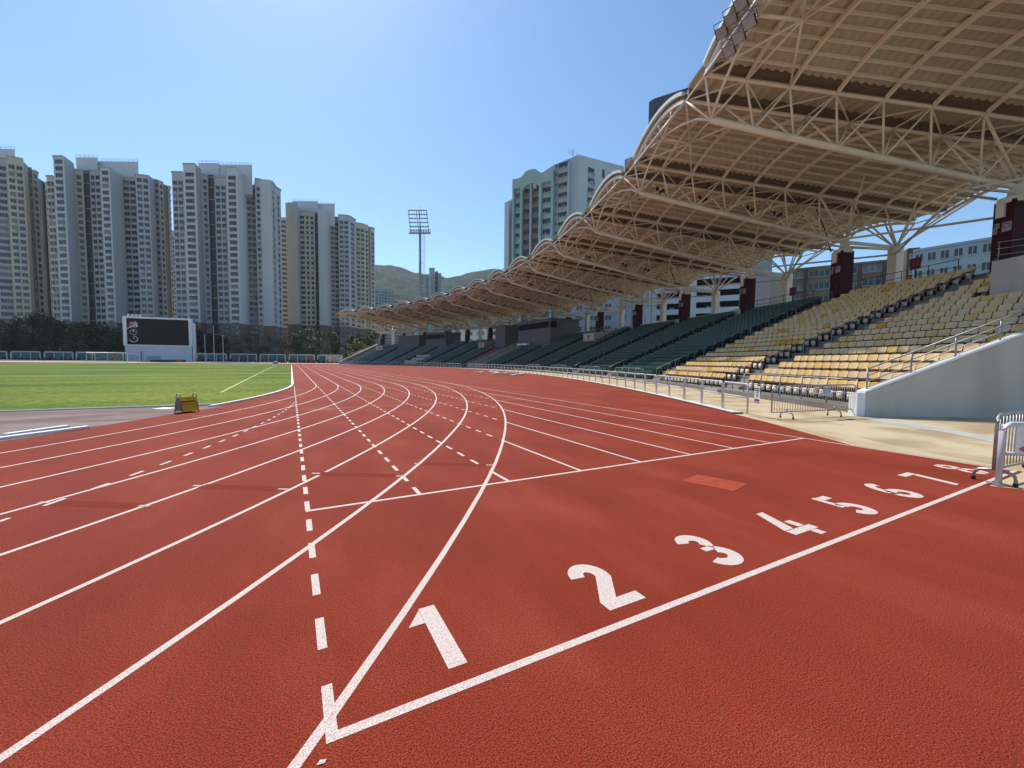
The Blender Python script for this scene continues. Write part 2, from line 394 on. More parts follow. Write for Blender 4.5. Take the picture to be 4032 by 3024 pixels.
plank('kerb_rail', (-6.1, 10.2), (-4.12, 12.75), .13, .06, 'long white kerb rail lying at the left edge beside lane one')
plank('kerb_rail', (-5.15, 12.1), (-4.55, 13.05), .12, .06, 'shorter white kerb rail lying behind the long one on the worn apron')
plank('white_plate', (-3.68, 16.45), (-3.45, 16.8), .5, .02, 'flat white plate lying on the apron left of the yellow sign')

# ------------------------------------------------------------------ fence along the track edge
fence = empty('track_fence', C); tag(fence, 'low grey metal hoop fence curving along the outer edge of the track', 'fence')
RF = 142.06; PL = 1.63
def panel_mesh(L=PL, h=.94):
    mb = MB(); y0, y1 = -L/2+.05, L/2-.05; rr = .11
    pts = [(0, y0, 0), (0, y0, h-rr)]+[(0, y0+rr-rr*cos(a), h-rr+rr*sin(a)) for a in (PI/6, PI/3, PI/2)]
    pts += [(0, y1-rr+rr*sin(a), h-rr+rr*cos(a)) for a in (0, PI/6, PI/3)]+[(0, y1, h-rr), (0, y1, 0)]
    mb.tube(pts, .028, 8)
    mb.tube([(0, y0, .52), (0, y1, .52)], .024, 8)
    return mb.mesh('fence_panel', m_wsteel, True)
pmsh = panel_mesh(); dthp = PL/RF
a_start = TH(-.085)+.9*dthp
npan = 96
for q in range(npan):
    a = TH(.0)+.003+dthp*(q-.55)
    if a > TH(15.2): break
    if 44 < q < 47: continue
    o = link('fence_panel', pmsh, fence); o.location = (RF*cos(a), RF*sin(a), .04); o.rotation_euler.z = a
fk = MB()
A_ = [pp(141.84, -.08+q*.05) for q in range(304)]; B_ = [pp(142.18, -.08+q*.05) for q in range(304)]
fk.strip([p+Vector((0, 0, .05)) for p in A_], [p+Vector((0, 0, .05)) for p in B_])
fk.strip([p+Vector((0, 0, .0)) for p in A_], [p+Vector((0, 0, .05)) for p in A_]); fk.strip([p+Vector((0, 0, .05)) for p in B_], [p+Vector((0, 0, -.008)) for p in B_])
kb = fk.obj('fence_kerb', m_kerb, fix=False)
tag(kb, 'white channel kerb with black drain slots under the track fence', 'kerb')
sl = MB()
for q in range(420):
    a = TH(-.075)+q*.13/142
    sl.box((C.x+141.83*cos(a), C.y+141.83*sin(a), .02), (.03, .055, .03), a)
o = sl.obj('drain_slots', m_black, kb); tag(o, kind='stuff')

# ------------------------------------------------------------------ crowd barriers
def barrier_parts(root, L, h=1.05, m=m_galv, feet=(.62, .95)):
    mb = MB(); rr = .14; z0 = .2
    pts = [(-L/2, 0, z0)]+[(-L/2, 0, h-rr)]+[(-L/2+rr-rr*cos(a), 0, h-rr+rr*sin(a)) for a in (PI/6, PI/3, PI/2)]
    pts += [(L/2-rr+rr*sin(a), 0, h-rr+rr*cos(a)) for a in (0, PI/6, PI/3)]+[(L/2, 0, h-rr), (L/2, 0, z0)]
    mb.tube(pts+[(-L/2, 0, z0)], .021, 8)
    mb.obj('frame', m, root, True)
    bm_ = MB(); n = int(L/.105)
    for k in range(1, n): bm_.tube([(-L/2+L*k/n, 0, z0), (-L/2+L*k/n, 0, h)], .0075, 6)
    bm_.obj('bars', m, root, True)
    for x in (-L/2+feet[0], L/2-feet[1]):
        ft = MB(); pts = [(x, -.2, 0), (x, -.2, .08)]+[(x, -.2*cos(a), .08+.11*sin(a)**.7) for a in (PI/8, PI/4, PI/2, 3*PI/4, 7*PI/8)]+[(x, .2, .08), (x, .2, 0)]
        ft.tube(pts, .021, 8); ft.tube([(x, 0, .19), (x, 0, .3)], .024, 8); f = ft.obj('foot', m_galv, root, True)
        MB().tube([(x, -.2, 0), (x, -.2, .045)], .026, 8).obj('rubber_cap', m_black, f); MB().tube([(x, .2, 0), (x, .2, .045)], .026, 8).obj('rubber_cap', m_black, f)
br = empty('crowd_barrier', (14.2, 6.66, 0), -.165); barrier_parts(br, 3.62, .98)
tag(br, 'dark grey crowd barrier with two notices closing the gap between fence and ramp wall', 'barrier')
def paper(name, w_, h_, loc, rz, label, rows, arrow=None, ring_=False, tilt=0., m=m_white):
    e = empty(name, loc, rz); e.rotation_euler = (0, tilt, rz); tag(e, label, 'notice')
    sh = MB(); n = 6   # slightly wavy sheet with thickness
    P = [(-w_/2+w_*k/n, .004*sin(k*1.9), 0) for k in range(n+1)]
    for s_ in (0, .0025):
        sh.strip([(p[0], p[1]+s_, -h_/2+.004*((i*7) % 3)) for i, p in enumerate(P)], [(p[0], p[1]+s_, h_/2) for i, p in enumerate(P)])
    sh.obj('sheet', m, e, fix=False)
    tx = MB()
    for (x0, x1, z, hh) in rows:
        k = x0
        while k < x1-.01:
            ww = hh*random.uniform(.7, 1.)
            tx.box((k+ww/2, -.0075, z), (ww, .003, hh*random.uniform(.75, 1)))
            k += ww*1.25
    if rows: tx.obj('print', mat('print_ink', (.12, .12, .16), .7), e)
    if arrow:
        am = MB(); x0, x1, z, t = arrow
        am.add([(x0, -.008, z), (x0+.07, -.008, z+t), (x0+.07, -.008, z+t*.5), (x1, -.008, z+t*.5), (x1, -.008, z-t*.5), (x0+.07, -.008, z-t*.5), (x0+.07, -.008, z-t)], [(0, 1, 2, 3, 4, 5, 6)])
        am.obj('arrow', mat('arrow_pink', (.62, .05, .15), .6), e)
    if ring_:
        rm = MB(); c = [(.03*cos(a)*1.6+ring_[0], -.008, .03*sin(a)*1.6+ring_[1]) for a in [k*PI/10 for k in range(21)]]
        rm.tube(c, .007, 5); rm.tube([(ring_[0]-.03, -.008, ring_[1]+.03), (ring_[0]+.03, -.008, ring_[1]-.03)], .006, 5)
        rm.obj('prohibition_ring', mat('ring_red', (.6, .06, .05), .6), e)
    return e
paper('paper_notice', .36, .30, (14.62, 6.56, .80), -.165, 'pale lilac paper notice with grey print hanging right on the crowd barrier', [(-.16, -.01, .08, .02), (.04, .16, .08, .02), (-.15, .0, .03, .016), (.04, .16, .03, .02), (-.15, .02, -.03, .02), (.05, .15, -.03, .016), (-.14, .0, -.08, .016)], m=mat('lilac_paper', (.55, .52, .60), .7, .1, 6.))
paper('paper_notice', .26, .22, (14.17, 6.635, .82), -.165, 'cream notice with red prohibition ring hanging left on the crowd barrier', [(.0, .1, .06, .012)], ring_=(.05, -.03), m=mat('cream_paper', (.68, .60, .48), .7, .06, 6.))
a_f = TH(.0)+.003-dthp*.55; a_e = a_f-.0035
pe = Vector((C.x+(RF-.05)*cos(a_e), C.y+(RF-.05)*sin(a_e), 0))
paper('direction_notice', .30, .54, (12.66, 7.55, .66), a_f+PI/2+PI, 'white notice with print and a pink arrow on the end panel of the fence', [(-.12, .12, .2, .035), (-.12, .12, .14, .035), (-.06, .08, .08, .03), (-.1, .1, .02, .012), (-.08, .1, -.02, .012), (-.06, .06, -.055, .012)], arrow=(-.12, .12, -.16, .045))
# near barrier and fence end at the right edge
b2 = empty('near_crowd_barrier', (9.62, 1.70, 0), -.08); barrier_parts(b2, 2.1, .96, feet=(.03, .3))
tag(b2, 'nearest crowd barrier cut by the right edge, standing over lane eight', 'barrier')
nf = MB(); pn = MB()
nf.tube([(0, 0, 0), (0, 0, .74), (.03, 0, .80), (.10, 0, .84), (1.5, 0, .84)], .034, 10); nf.tube([(0, 0, .43), (1.5, 0, .43)], .026, 10)
nfr = empty('near_fence_end', (8.56, 1.73, 0), -.62); nf.obj('hoop', m_wsteel, nfr, True)
MB().box((0, 0, .005), (.16, .16, .012)).obj('base_plate', m_galv, nfr)
tag(nfr, 'white end hoop of the fence tied to the nearest crowd barrier', 'fence')
paper('near_notice', .36, .40, (8.82, 1.52, .62), -.62, 'white notice with a pink arrow at the right edge, tied to the near fence hoop', [(-.06, .14, .12, .04), (-.06, .14, .06, .03), (-.1, .14, -.02, .012)], arrow=(-.14, .14, -.12, .05))

# ------------------------------------------------------------------ grandstand seating bowl
NR = 20; RR0, ZR0, PITCHR, RISE = 147.45, .2, .80, .345
def row_r(k): return RR0+PITCHR*k          # riser behind row k's tread
def row_z(k): return ZR0+RISE*k
AIS = [-.10]+[.885+.978*k for k in range(0, 15)]
stand = empty('grandstand', (0, 0, 0)); tag(stand, 'curved concrete grandstand of stepped rows, aisles, railings, booths and white end walls', 'grandstand')
prof = [(146.2, -.01), (146.2, .2)]
for k in range(NR):
    prof += [(row_r(k), row_z(k)), (row_r(k), row_z(k+1))]
ZW = row_z(NR)
prof += [(172.5, ZW), (172.5, -.01)]
IA, IB = -.075, 15.05; NS = 76
te = MB(); rings = []
for q in range(NS+1):
    i = IA+(IB-IA)*q/NS; rings.append([pp(r, i, z) for r, z in prof])
n = len(prof)
te.add([p for R in rings for p in R], [(q*n+j, q*n+j+1, (q+1)*n+j+1, (q+1)*n+j) for q in range(NS) for j in range(n-1)]+[tuple(range(n)), tuple(NS*n+j for j in range(n))[::-1]])
te.obj('terrace', m_conc, stand)
# aisle steps
for k, ai in enumerate(AIS[1:]):
    sm = MB()
    for r_ in range(NR):
        a = TH(ai); c = pp(row_r(r_)-.14, ai, row_z(r_)+RISE/4)
        sm.box(c, (.30, 1.15, RISE/2), a)
    sm.box(pp(146.05, ai, .1), (.3, 1.4, .22), TH(ai))
    sm.obj('aisle_steps', m_step, stand)
# handrails on the aisles
hm = MB(); L4 = 3.2
def rail_profile(mb, L=L4, h=.95):
    s_ = RISE/PITCHR
    pts = [(0, 0, 0), (0, 0, h-.1), (.06, 0, h-.02), (.16, 0, h+.05)]
    pts += [(L-.25, 0, h+s_*(L-.2)), (L-.08, 0, h+s_*L-.02), (L, 0, h+s_*L-.12), (L, 0, s_*L-.1)]
    mb.tube(pts, .024, 8); mb.tube([(L*.5, 0, s_*L*.5-.25), (L*.5, 0, h+s_*L*.5)], .02, 8)
rail_profile(hm); hmsh = hm.mesh('handrail', m_steel, True)
for ai in AIS[1:]:
    for r0 in (0, 5, 10, 15):
        o = link('handrail', hmsh, stand); o.location = pp(row_r(r0)-.3, ai, row_z(r0)); o.rotation_euler.z = TH(ai)
# guard rails along the front platform
for k in range(15):
    i0, i1 = (AIS[k]+.08, AIS[k+1]-.33) if k else (.0, .66)
    gm = MB(); n = max(2, int((i1-i0)*10.3/1.25))
    pts = [pp(146.4, i0+(i1-i0)*q/n) for q in range(n+1)]
    for zz, rr in ((1.12, .026), (.62, .02)): gm.tube([p+Vector((0, 0, zz)) for p in pts], rr, 8)
    for p in pts: gm.tube([p+Vector((0, 0, .19)), p+Vector((0, 0, 1.12))], .024, 8)
    gm.obj('guard_rail', m_steel, stand, True)
# end walls with coping and four-bar rails
def wall_z(r): return .72+.398*(r-145.9)
for (iw, sgn) in ((-.085, -1), (15.06, 1)):
    wm = MB(); a = TH(iw)
    pr = [(145.9, -.01), (145.9, .72), (162.6, wall_z(162.6)), (172.6, wall_z(162.6)), (172.6, -.01)]
    A_ = [pp(r, iw, z, -.12) for r, z in pr]; B_ = [pp(r, iw, z, .12) for r, z in pr]; n = 5
    wm.add(A_+B_, [tuple(range(5)), tuple(range(9, 4, -1))]+[(j, (j+1) % 5, 5+(j+1) % 5, 5+j) for j in range(5)])
    wo = wm.obj('end_wall', m_wall, stand)
    cm = MB(); pr2 = [(145.82, .72), (162.6, wall_z(162.6))]
    A_ = [pp(r, iw, z+dz, t) for r, z in pr2 for dz in (.003, .07) for t in (-.16, .16)]
    cm.add(A_, [(0, 1, 3, 2), (4, 6, 7, 5), (0, 2, 6, 4), (1, 5, 7, 3), (2, 3, 7, 6), (0, 4, 5, 1)])
    cm.obj('coping', m_white, wo)
    rm = MB()
    for h in (.74, .52, .33, .14):
        rm.tube([pp(146.0, iw, wall_z(146.)+h), pp(162.4, iw, wall_z(162.4)+h)], .024 if h > .7 else .018, 8)
    for q in range(13): rm.tube([pp(146.0+1.34*q, iw, wall_z(146.+1.34*q)), pp(146.0+1.34*q, iw, wall_z(146.+1.34*q)+.74)], .026, 8)
    rm.obj('wall_rail', m_steel, wo, True)
MB().box(pp(145.72, -.085, .36), (.26, .34, .74), TH(-.085)).obj('end_post', m_white, stand)
# parapets at the walkway, with red section marks
for k in range(2, 15):
    if k in (7, 8, 11, 12, 13): continue
    i0, i1 = k+.92, k+1.72
    if i1 > 15: break
    pw = MB(); P = arc(163.0, i0, i1, 6); Q = arc(163.18, i0, i1, 6)
    for z in (ZW-.3, ZW+.62): pass
    n = 7; V = [p+Vector((0, 0, z)) for p in P for z in (ZW-.25, ZW+.6)]+[p+Vector((0, 0, z)) for p in Q for z in (ZW-.25, ZW+.6)]
    fs = []
    for q in range(6):
        fs += [(2*q, 2*q+1, 2*q+3, 2*q+2), (14+2*q, 14+2*q+2, 14+2*q+3, 14+2*q+1), (2*q+1, 15+2*q, 17+2*q, 2*q+3)]
    fs += [(0, 14, 15, 1), (12, 13, 27, 26)]
    pw.add(V, fs); po = pw.obj('walkway_parapet', m_wall, stand)
    MB().box(pp(162.97, (i0+i1)/2, ZW+.2), (.05, .4, .7), TH((i0+i1)/2)).obj('section_mark', m_red, po)
# back rail
for (i0, i1, r_) in ((1.12, 1.9, 163.1), (2.1, 2.85, 163.1), (1.1, 15., 171.8), (.1, .95, 163.1)):
    bm_ = MB(); n = max(3, int((i1-i0)*7))
    for h in (.3, .55, .8, 1.25): bm_.tube([pp(r_, i0+(i1-i0)*q/n, ZW+h) for q in range(n+1)], .025 if h > 1 else .018, 6)
    for q in range(n+1): bm_.tube([pp(r_, i0+(i1-i0)*q/n, ZW), pp(r_, i0+(i1-i0)*q/n, ZW+1.25)], .025, 6)
    bm_.obj('back_rail', mat('dark_rail', (.05, .05, .06), .5), stand, True)
# vomitory boxes
def vomitory(i0, i1, r0, z0, z1, mark):
    vm = MB(); t = .18
    for (ra, rb, ia, ib, za, zb) in ((r0, r0+t, i0, i1, z0, z1),):
        V = [pp(r, i, z) for r in (ra, rb) for i in (ia, ib) for z in (za, zb)]
        vm.add(V, [(0, 1, 3, 2), (4, 6, 7, 5), (0, 4, 5, 1), (2, 3, 7, 6), (1, 5, 7, 3)])
    for i in (i0, i1):
        e = .018 if i == i0 else -.018
        V = [pp(r, ii, z) for ii in (i, i+e) for (r, z) in ((r0+t, z0), (r0+t, z1), (164, z1+.9), (164, z0+1.2))]
        vm.add(V, [(0, 1, 2, 3), (4, 7, 6, 5), (1, 5, 6, 2), (0, 4, 5, 1), (2, 6, 7, 3)])
    o = vm.obj('stair_box', m_wall, stand)
    if mark:
        im = (i0+i1)/2; MB().box(pp(r0-.03, im, (z0+z1)/2+.3), (.05, .4, .7), TH(im)).obj('section_mark', m_red, o)
    rm = MB()
    for i in (i0, i1):
        for h in (.3, .6, .9): rm.tube([pp(r0+.2, i, z1+h), pp(163.5, i, z1+.9+h)], .02, 6)
        for q in range(4): rm.tube([pp(r0+.3+q*1.6, i, z1+.2*q), pp(r0+.3+q*1.6, i, z1+.9+.22*q)], .02, 6)
    rm.obj('stair_rail', m_galv, o, True)
vomitory(-.06, .545, 157.3, 4.3, 6.55, False)
vomitory(5.2, 5.52, 157.7, 4.7, 6.6, True)
vomitory(9.37, 9.62, 157.8, 4.7, 6.6, True)
vomitory(14.3, 14.6, 157.8, 4.7, 6.6, True)
# commentary booths
def booth(i0, i1, r0, r1, z0, z1, win=None):
    bm_ = MB(); n = 4
    P = arc(r0, i0, i1, n)+arc(r1, i1, i0, n)
    bm_.prism(P, z0, z1); o = bm_.obj('booth', m_booth, stand)
    cp = MB(); cp.prism(arc(r0-.15, i0-.015, i1+.015, n)+arc(r1+.1, i1+.015, i0-.015, n), z1+.003, z1+.14); cp.obj('booth_roof', m_booth, o)
    if win:
        wm = MB(); ia, ib, za, zb, side = win
        A_ = arc(r0-.012, ia, ib, n); wm.strip([p+Vector((0, 0, za)) for p in A_], [p+Vector((0, 0, zb)) for p in A_])
        if side:
            e = i0-.0025; V = [pp(r, e, z) for r, z in ((r0-.012, za), (r0+1.5, za), (r0+1.5, zb), (r0-.012, zb))]; wm.add(V, [(0, 1, 2, 3)])
        wm.obj('booth_window', m_glassd, o, fix=False)
        sl_ = MB(); S_ = arc(r0-.12, ia, ib, n); T_ = arc(r0-.002, ia, ib, n)
        sl_.prism([*S_, *T_[::-1]], za-.14, za-.004); sl_.obj('booth_sill', m_booth, o)
    else:
        lg = MB(); S_ = arc(r0-.1, i0, i1, n); T_ = arc(r0-.002, i0, i1, n); lg.prism([*S_, *T_[::-1]], z0+(z1-z0)*.62, z0+(z1-z0)*.66); lg.obj('booth_ledge', m_booth, o)
    lm = MB(); lm.tube([pp(r0-.02, (i0+i1)/2, z0+1.9), pp(r0-.16, (i0+i1)/2, z0+1.9)], .1, 10); lm.obj('booth_lamp', m_white, o)
booth(6.73, 7.96, 158.3, 165.5, 4.4, 10.5, (6.76, 7.95, 8.75, 10.05, True))
booth(8.5, 8.92, 158.2, 164.5, 4.4, 10.4)
booth(11.46, 12.4, 160., 166., 5.2, 10.4, (11.5, 12.38, 8.6, 9.9, False))
booth(12.74, 13.76, 160., 166., 5.2, 9.9)
# centre ramp walls and press desks
rw = MB()
for i in (7.76, 8.16):
    V = [pp(r, ii, z) for ii in (i-.015, i+.015) for r, z in ((146.3, .0), (146.3, .75), (154.3, 4.2), (158, 5.4), (158, 0))]
    rw.add(V, [(0, 1, 2, 3, 4), (9, 8, 7, 6, 5)]+[(j, (j+1) % 5, 5+(j+1) % 5, 5+j) for j in range(5)])
ro = rw.obj('ramp_wall', m_wall, stand)
rr_ = MB()
for i in (7.76, 8.16):
    for h in (.2, .45, .7): rr_.tube([pp(146.5, i, .8+h), pp(154.3, i, 4.2+h)], .02, 6)
    for q in range(7): rr_.tube([pp(146.6+q*1.28, i, .8+q*.55), pp(146.6+q*1.28, i, 1.5+q*.55)], .02, 6)
rr_.obj('ramp_rail', m_galv, ro, True)
for (ia, ib, r, z) in ((11.2, 11.9, 148.2, .9), (11.13, 11.83, 150.4, 1.7), (11.2, 11.9, 152.5, 2.6)):
    dk = MB(); dk.prism(arc(r, ia, ib, 4)+arc(r+.5, ib, ia, 4), z-.5, z+.62); dk.obj('press_desk', m_wall, stand)
tb = MB(); tb.prism(arc(156.6, 7.35, 7.75, 3)+arc(157.3, 7.75, 7.35, 3), 5.2, 5.6); tb.obj('canopy_table', m_white, stand)

# ------------------------------------------------------------------ seats
def seat_meshes(cm, bracket, pan_m):
    b = MB(); n = 6; w2 = .229      # backrest, curved shell with a rolled top edge
    A_, T_, B2, T2 = [], [], [], []
    for q in range(n+1):
        u = -1+2*q/n; y = u*w2; dx = .035*u*u
        A_.append((.0-dx, y*.98, .575)); T_.append((.06-dx, y, .80+.025*(1-u**4)))
        B2.append((.03-dx, y*.98, .575)); T2.append((.085-dx, y, .80+.025*(1-u**4)))
    b.strip(A_, T_); b.strip(T2, B2); b.strip(T_, T2); b.strip(B2, A_)
    b.add([A_[0], T_[0], T2[0], B2[0]], [(0, 1, 2, 3)]); b.add([A_[-1], T_[-1], T2[-1], B2[-1]], [(0, 3, 2, 1)])
    p = MB(); P0, P1 = [], []    # tipped-up seat pan, rounded bottom
    out = [(-.155, .40), (.155, .40), (.16, .20), (.14, .14), (.07, .115), (-.07, .115), (-.14, .14), (-.16, .20)]
    p.add([(-.075, y, z) for y, z in out]+[(-.035, y*.95, z) for y, z in out], [tuple(range(8)), tuple(range(15, 7, -1))]+[(j, (j+1) % 8, 8+(j+1) % 8, 8+j) for j in range(8)])
    f = MB()
    f.box((-.0, 0, .525), (.09, .44, .055)); f.box((.01, -.215, .55), (.04, .03, .2)); f.box((.01, .215, .55), (.04, .03, .2)); f.box((-.03, -.215, .36), (.09, .03, .16)); f.box((-.03, .215, .36), (.09, .03, .16))
    f.box((.03, -.17, .17), (.05, .05, .34), mi=1); f.box((.03, .17, .17), (.05, .05, .34), mi=1)
    return b.mesh('backrest', cm, True), p.mesh('seat_pan', pan_m, True), f.mesh('bracket', [bracket, m_black])
SC = [('pale cream', (.74, .515, .245)), ('cream', (.72, .47, .185)), ('buff yellow', (.70, .44, .12)), ('bright yellow', (.62, .33, .01)), ('pinkish cream', (.66, .475, .275))]
m_brk = mat('seat_bracket', (.11, .042, .022), .6, .15, 8.)
m_pan = mat('seat_pan_cream', (.72, .62, .46), .5, .06, 4.)
m_seat = [mat('seat_'+n_.replace(' ', '_'), c_, .42, .07, 6.) for n_, c_ in SC]
sb, sp, sf = seat_meshes(m_seat[0], m_brk, m_pan)
SEATP = .478
def sectors():
    for k in range(15):
        if k == 0: yield k, -.03, AIS[1]-.115
        else:
            yield k, AIS[k]+.115, min(AIS[k+1]-.115 if k+1 < len(AIS) else 15., 15.)
spots = []
for k, i0, i1 in sectors():
    n = int((i1-i0)*DT*(RR0+3)/SEATP)
    for r in range(NR):
        rr = row_r(r)-.10
        for q in range(n):
            a = TH(i0)+(TH(i1)-TH(i0))*(q+.5)/n; i = (a-T0)/DT
            if -.1 < i < .575 and 156.8 < rr: continue                       # stair box
            if any(x0 < i < x1 and rr > 157.2 for x0, x1 in ((5.15, 5.57), (9.32, 9.67), (6.68, 8.97), (14.25, 14.65))): continue
            if any(x0 < i < x1 and rr > 159.4 for x0, x1 in ((11.4, 12.45), (12.7, 13.8))): continue
            if 7.7 < i < 8.22 and rr < 158: continue
            if 11.1 < i < 11.95 and rr < 153.4: continue
            p = pp(rr, i, row_z(r)); spots.append((p, a, k, r, q, n, i))
yel = [s for s in spots if s[2] <= 1]
def ppx(p):
    v = p-Vector((0, 0, CAMH)); z = v.dot(fw); return (2016+F*v.dot(rt)/z, 1512-F*v.dot(up)/z, z)
vis = []
for s_ in yel:
    x, y, z = ppx(s_[0]+Vector((0, 0, .6)))
    if x < 4020: vis.append((z, s_))
vis.sort(key=lambda t: t[0])
near = [t[1] for t in vis[:300]]; ids = set(id(t) for t in near)
BL = {0: 'block by the ramp wall', 1: 'block by the green seats'}
for (p, a, k, r, q, n, i) in near:
    ci = random.choices(range(5), (42, 34, 12, 3, 9))[0]
    o = empty('stadium_seat', p, a)
    rowt = 'front row' if r == 0 else ORD[r]+' row up'
    tag(o, f'{SC[ci][0]} folding seat, {NUM[q]} from right, {rowt}, {BL[k]}', 'stadium seat', 'cream and yellow folding seats')
    c = link('backrest', sb, o); c.material_slots[0].link = 'OBJECT'; c.material_slots[0].material = m_seat[ci]
    link('seat_pan', sp, o); link('bracket', sf, o)
def rot(mb, me_v, p, a, mi, fs):
    ca, sa = cos(a), sin(a)
    mb.add([(p.x+x*ca-y*sa, p.y+x*sa+y*ca, p.z+z) for x, y, z in me_v], fs, mi)
def seat_stuff(name, lst, mats, label, cidx):
    mb = MB(); w2 = .228
    bv = [(-.0, -w2, .57), (-.0, w2, .57), (.06, w2, .80), (.055, 0, .83), (.06, -w2, .80), (.03, -w2, .57), (.03, w2, .57), (.085, w2, .80), (.08, 0, .83), (.085, -w2, .80)]
    bf = [(0, 1, 2, 3, 4), (9, 8, 7, 6, 5), (1, 6, 7, 2), (0, 4, 9, 5), (2, 7, 8, 3), (3, 8, 9, 4), (0, 5, 6, 1)]
    fv = [(-.08, -.155, .42), (-.08, .155, .42), (-.08, .14, .12), (-.08, -.14, .12), (-.03, -.155, .42), (-.03, .155, .42), (-.03, .14, .12), (-.03, -.14, .12)]
    ff = [(0, 1, 2, 3), (7, 6, 5, 4), (0, 4, 5, 1), (3, 2, 6, 7), (1, 5, 6, 2), (0, 3, 7, 4)]
    kv = [(.0, -.23, .56), (.0, .23, .56), (.0, .2, .0), (.0, -.2, .0), (.03, -.23, .56), (.03, .23, .56), (.05, .2, 0), (.05, -.2, 0)]
    for (p, a, *_r) in lst:
        rot(mb, bv, p, a, cidx(), bf); rot(mb, fv, p, a, len(mats)-2, ff); rot(mb, kv, p, a, len(mats)-1, ff)
    if mb.v: tag(mb.obj(name, mats, fix=False), label, 'seating', kind='stuff')
m_grn = mat('seat_green', (.015, .068, .045), .3, .1, 5., spec=.7); m_grn2 = mat('seat_green_pale', (.021, .085, .058), .3, .1, 5., spec=.7)
m_pur = mat('seat_purple', (.26, .025, .10), .45)
seat_stuff('cream_seats', [t for t in yel if id(t) not in ids], m_seat+[m_pan, m_brk], 'upper rows of cream and yellow folding seats in shade at the right of the stand', lambda: random.choices(range(5), (38, 30, 18, 4, 10))[0])
pur = [t for t in spots if 8.22 < t[6] < 9.0 and 149.5 < hyp(t[0].x-C.x, t[0].y-C.y) < 158]
pid = set(id(t) for t in pur)
seat_stuff('green_seats', [t for t in spots if t[2] > 1 and id(t) not in pid], [m_grn, m_grn2, m_grn, m_black], 'rows of dark green folding seats filling the middle and far blocks of the stand', lambda: random.choice((0, 0, 1)))
seat_stuff('purple_seats', pur, [m_pur, m_pur, m_black], 'small block of purple folding seats beside the centre ramp', lambda: 0)

# ------------------------------------------------------------------ stand roof
roof = empty('grandstand_roof', C); tag(roof, 'long scalloped vaulted roof of cream trusses and corrugated sheets over the grandstand on maroon pillars', 'roof')
def zA(r): return 17.1-.0877*(r-145)
def zB(r): return 15.42-.171*(r-145.97)
HW = 1.1
RN = [145.0, 147.28, 149.75, 152.4, 155.15, 157.95, 161.1, 164.3, 167.3, 170.3, 173.0]
RB = [145.97, 148.5, 150.9, 153.55, 156.35, 159.3, 162.4, 164.9]
tm = MB()     # truss: two top chords with lacing
for s_ in (-1, 1): tm.tube([(r, s_*HW, zA(r)) for r in RN], .105, 10)
for j in range(len(RN)):
    tm.tube([(RN[j], -HW, zA(RN[j])), (RN[j], HW, zA(RN[j]))], .05, 6)
    if j+1 < len(RN): tm.tube([(RN[j], (-1)**j*HW, zA(RN[j])), (RN[j+1], -(-1)**j*HW, zA(RN[j+1]))], .045, 6)
tmsh = tm.mesh('truss', m_cream, True)
bc = MB(); bc.tube([(RB[0]-.05, 0, zB(RB[0])), (RB[0]+.3, 0, zB(RB[0]+.3)), (163, 0, zB(163)), (164.9, 0, 12.3), (170, 0, 12.1)], [.1, .19, .19, .16, .12], 12)
bcsh = bc.mesh('bottom_chord', m_cream, True)
wb = MB()
for j in range(len(RB)):
    zb = zB(RB[j]) if j < 7 else 12.35
    for s_ in (-1, 1):
        wb.tube([(RB[j], 0, zb), (RN[j], s_*HW, zA(RN[j]))], .062, 7)
        wb.tube([(RB[j], 0, zb), (RN[j+1], s_*HW, zA(RN[j+1]))], .055, 7)
wbsh = wb.mesh('web_members', m_cream, True)
gt = MB()   # gutters and valley sheet between two vaults
for s_ in (-1, 1):
    V = [(r, s_*t, zA(r)+z) for r in (145.1, 173) for t in (HW-.15, HW+.35) for z in (.28, .62)]
    gt.add(V, [(0, 1, 3, 2), (4, 6, 7, 5), (0, 4, 5, 1), (2, 3, 7, 6), (1, 5, 7, 3), (0, 2, 6, 4)])
gtsh = gt.mesh('gutter', m_gutter)
vs = MB(); n = 200
def corr(q): return .085*(1 if (q % 4) in (1, 2) else 0)
rr = [145.0+28.2*q/n for q in range(n+1)]
vs.strip([(r, -HW+.12, zA(r)+.55+corr(q)) for q, r in enumerate(rr)], [(r, HW-.12, zA(r)+.55+corr(q)) for q, r in enumerate(rr)])
vs.strip([(rr[0], -HW+.12, zA(145)+.75), (rr[-1], -HW+.12, zA(173)+.75)], [(rr[0], HW-.12, zA(145)+.75), (rr[-1], HW-.12, zA(173)+.75)], 1)
vssh = vs.mesh('valley_sheet', [m_sheet, m_top], fix=False)
# columns
pl = MB(); pl.box((164.7, 0, (ZW+11.45)/2), (1.2, 1.0, 11.45-ZW)); plsh = pl.mesh('pillar', m_maroon)
cp = MB(); cp.prism([(164.7+.74*cos(a), .64*sin(a)) for a in [k*PI/8 for k in range(16)]], 11.3, 11.62)
cp.tube([(164.85, 0, 11.6), (164.85, 0, 12.4)], [.45, .3], 12); cp.box((164.04, .1, 10.95), (.13, .42, .9)); cpsh = cp.mesh('capital', m_cream)
sg = MB(); sg.box((164.08, -.22, 9.9), (.03, .44, .55)); sg.box((164.08, .26, 10.05), (.03, .24, .28)); sg.box((164.08, .36, 9.74), (.03, .24, .28)); sgsh = sg.mesh('pillar_sign', mat('poster', (.42, .38, .42), .6, .25, 9.))
sr = MB()
for (y, z, w_) in ((.26, 10.05, .07), (.36, 9.74, .07), (-.22, 9.97, .13)):
    c = [(164.06, y+w_*cos(a)*1.2, z+w_*sin(a)) for a in [k*PI/8 for k in range(17)]]; sr.tube(c, .022, 5)
srsh = sr.mesh('sign_ring', mat('poster_ink', (.16, .05, .12), .6))
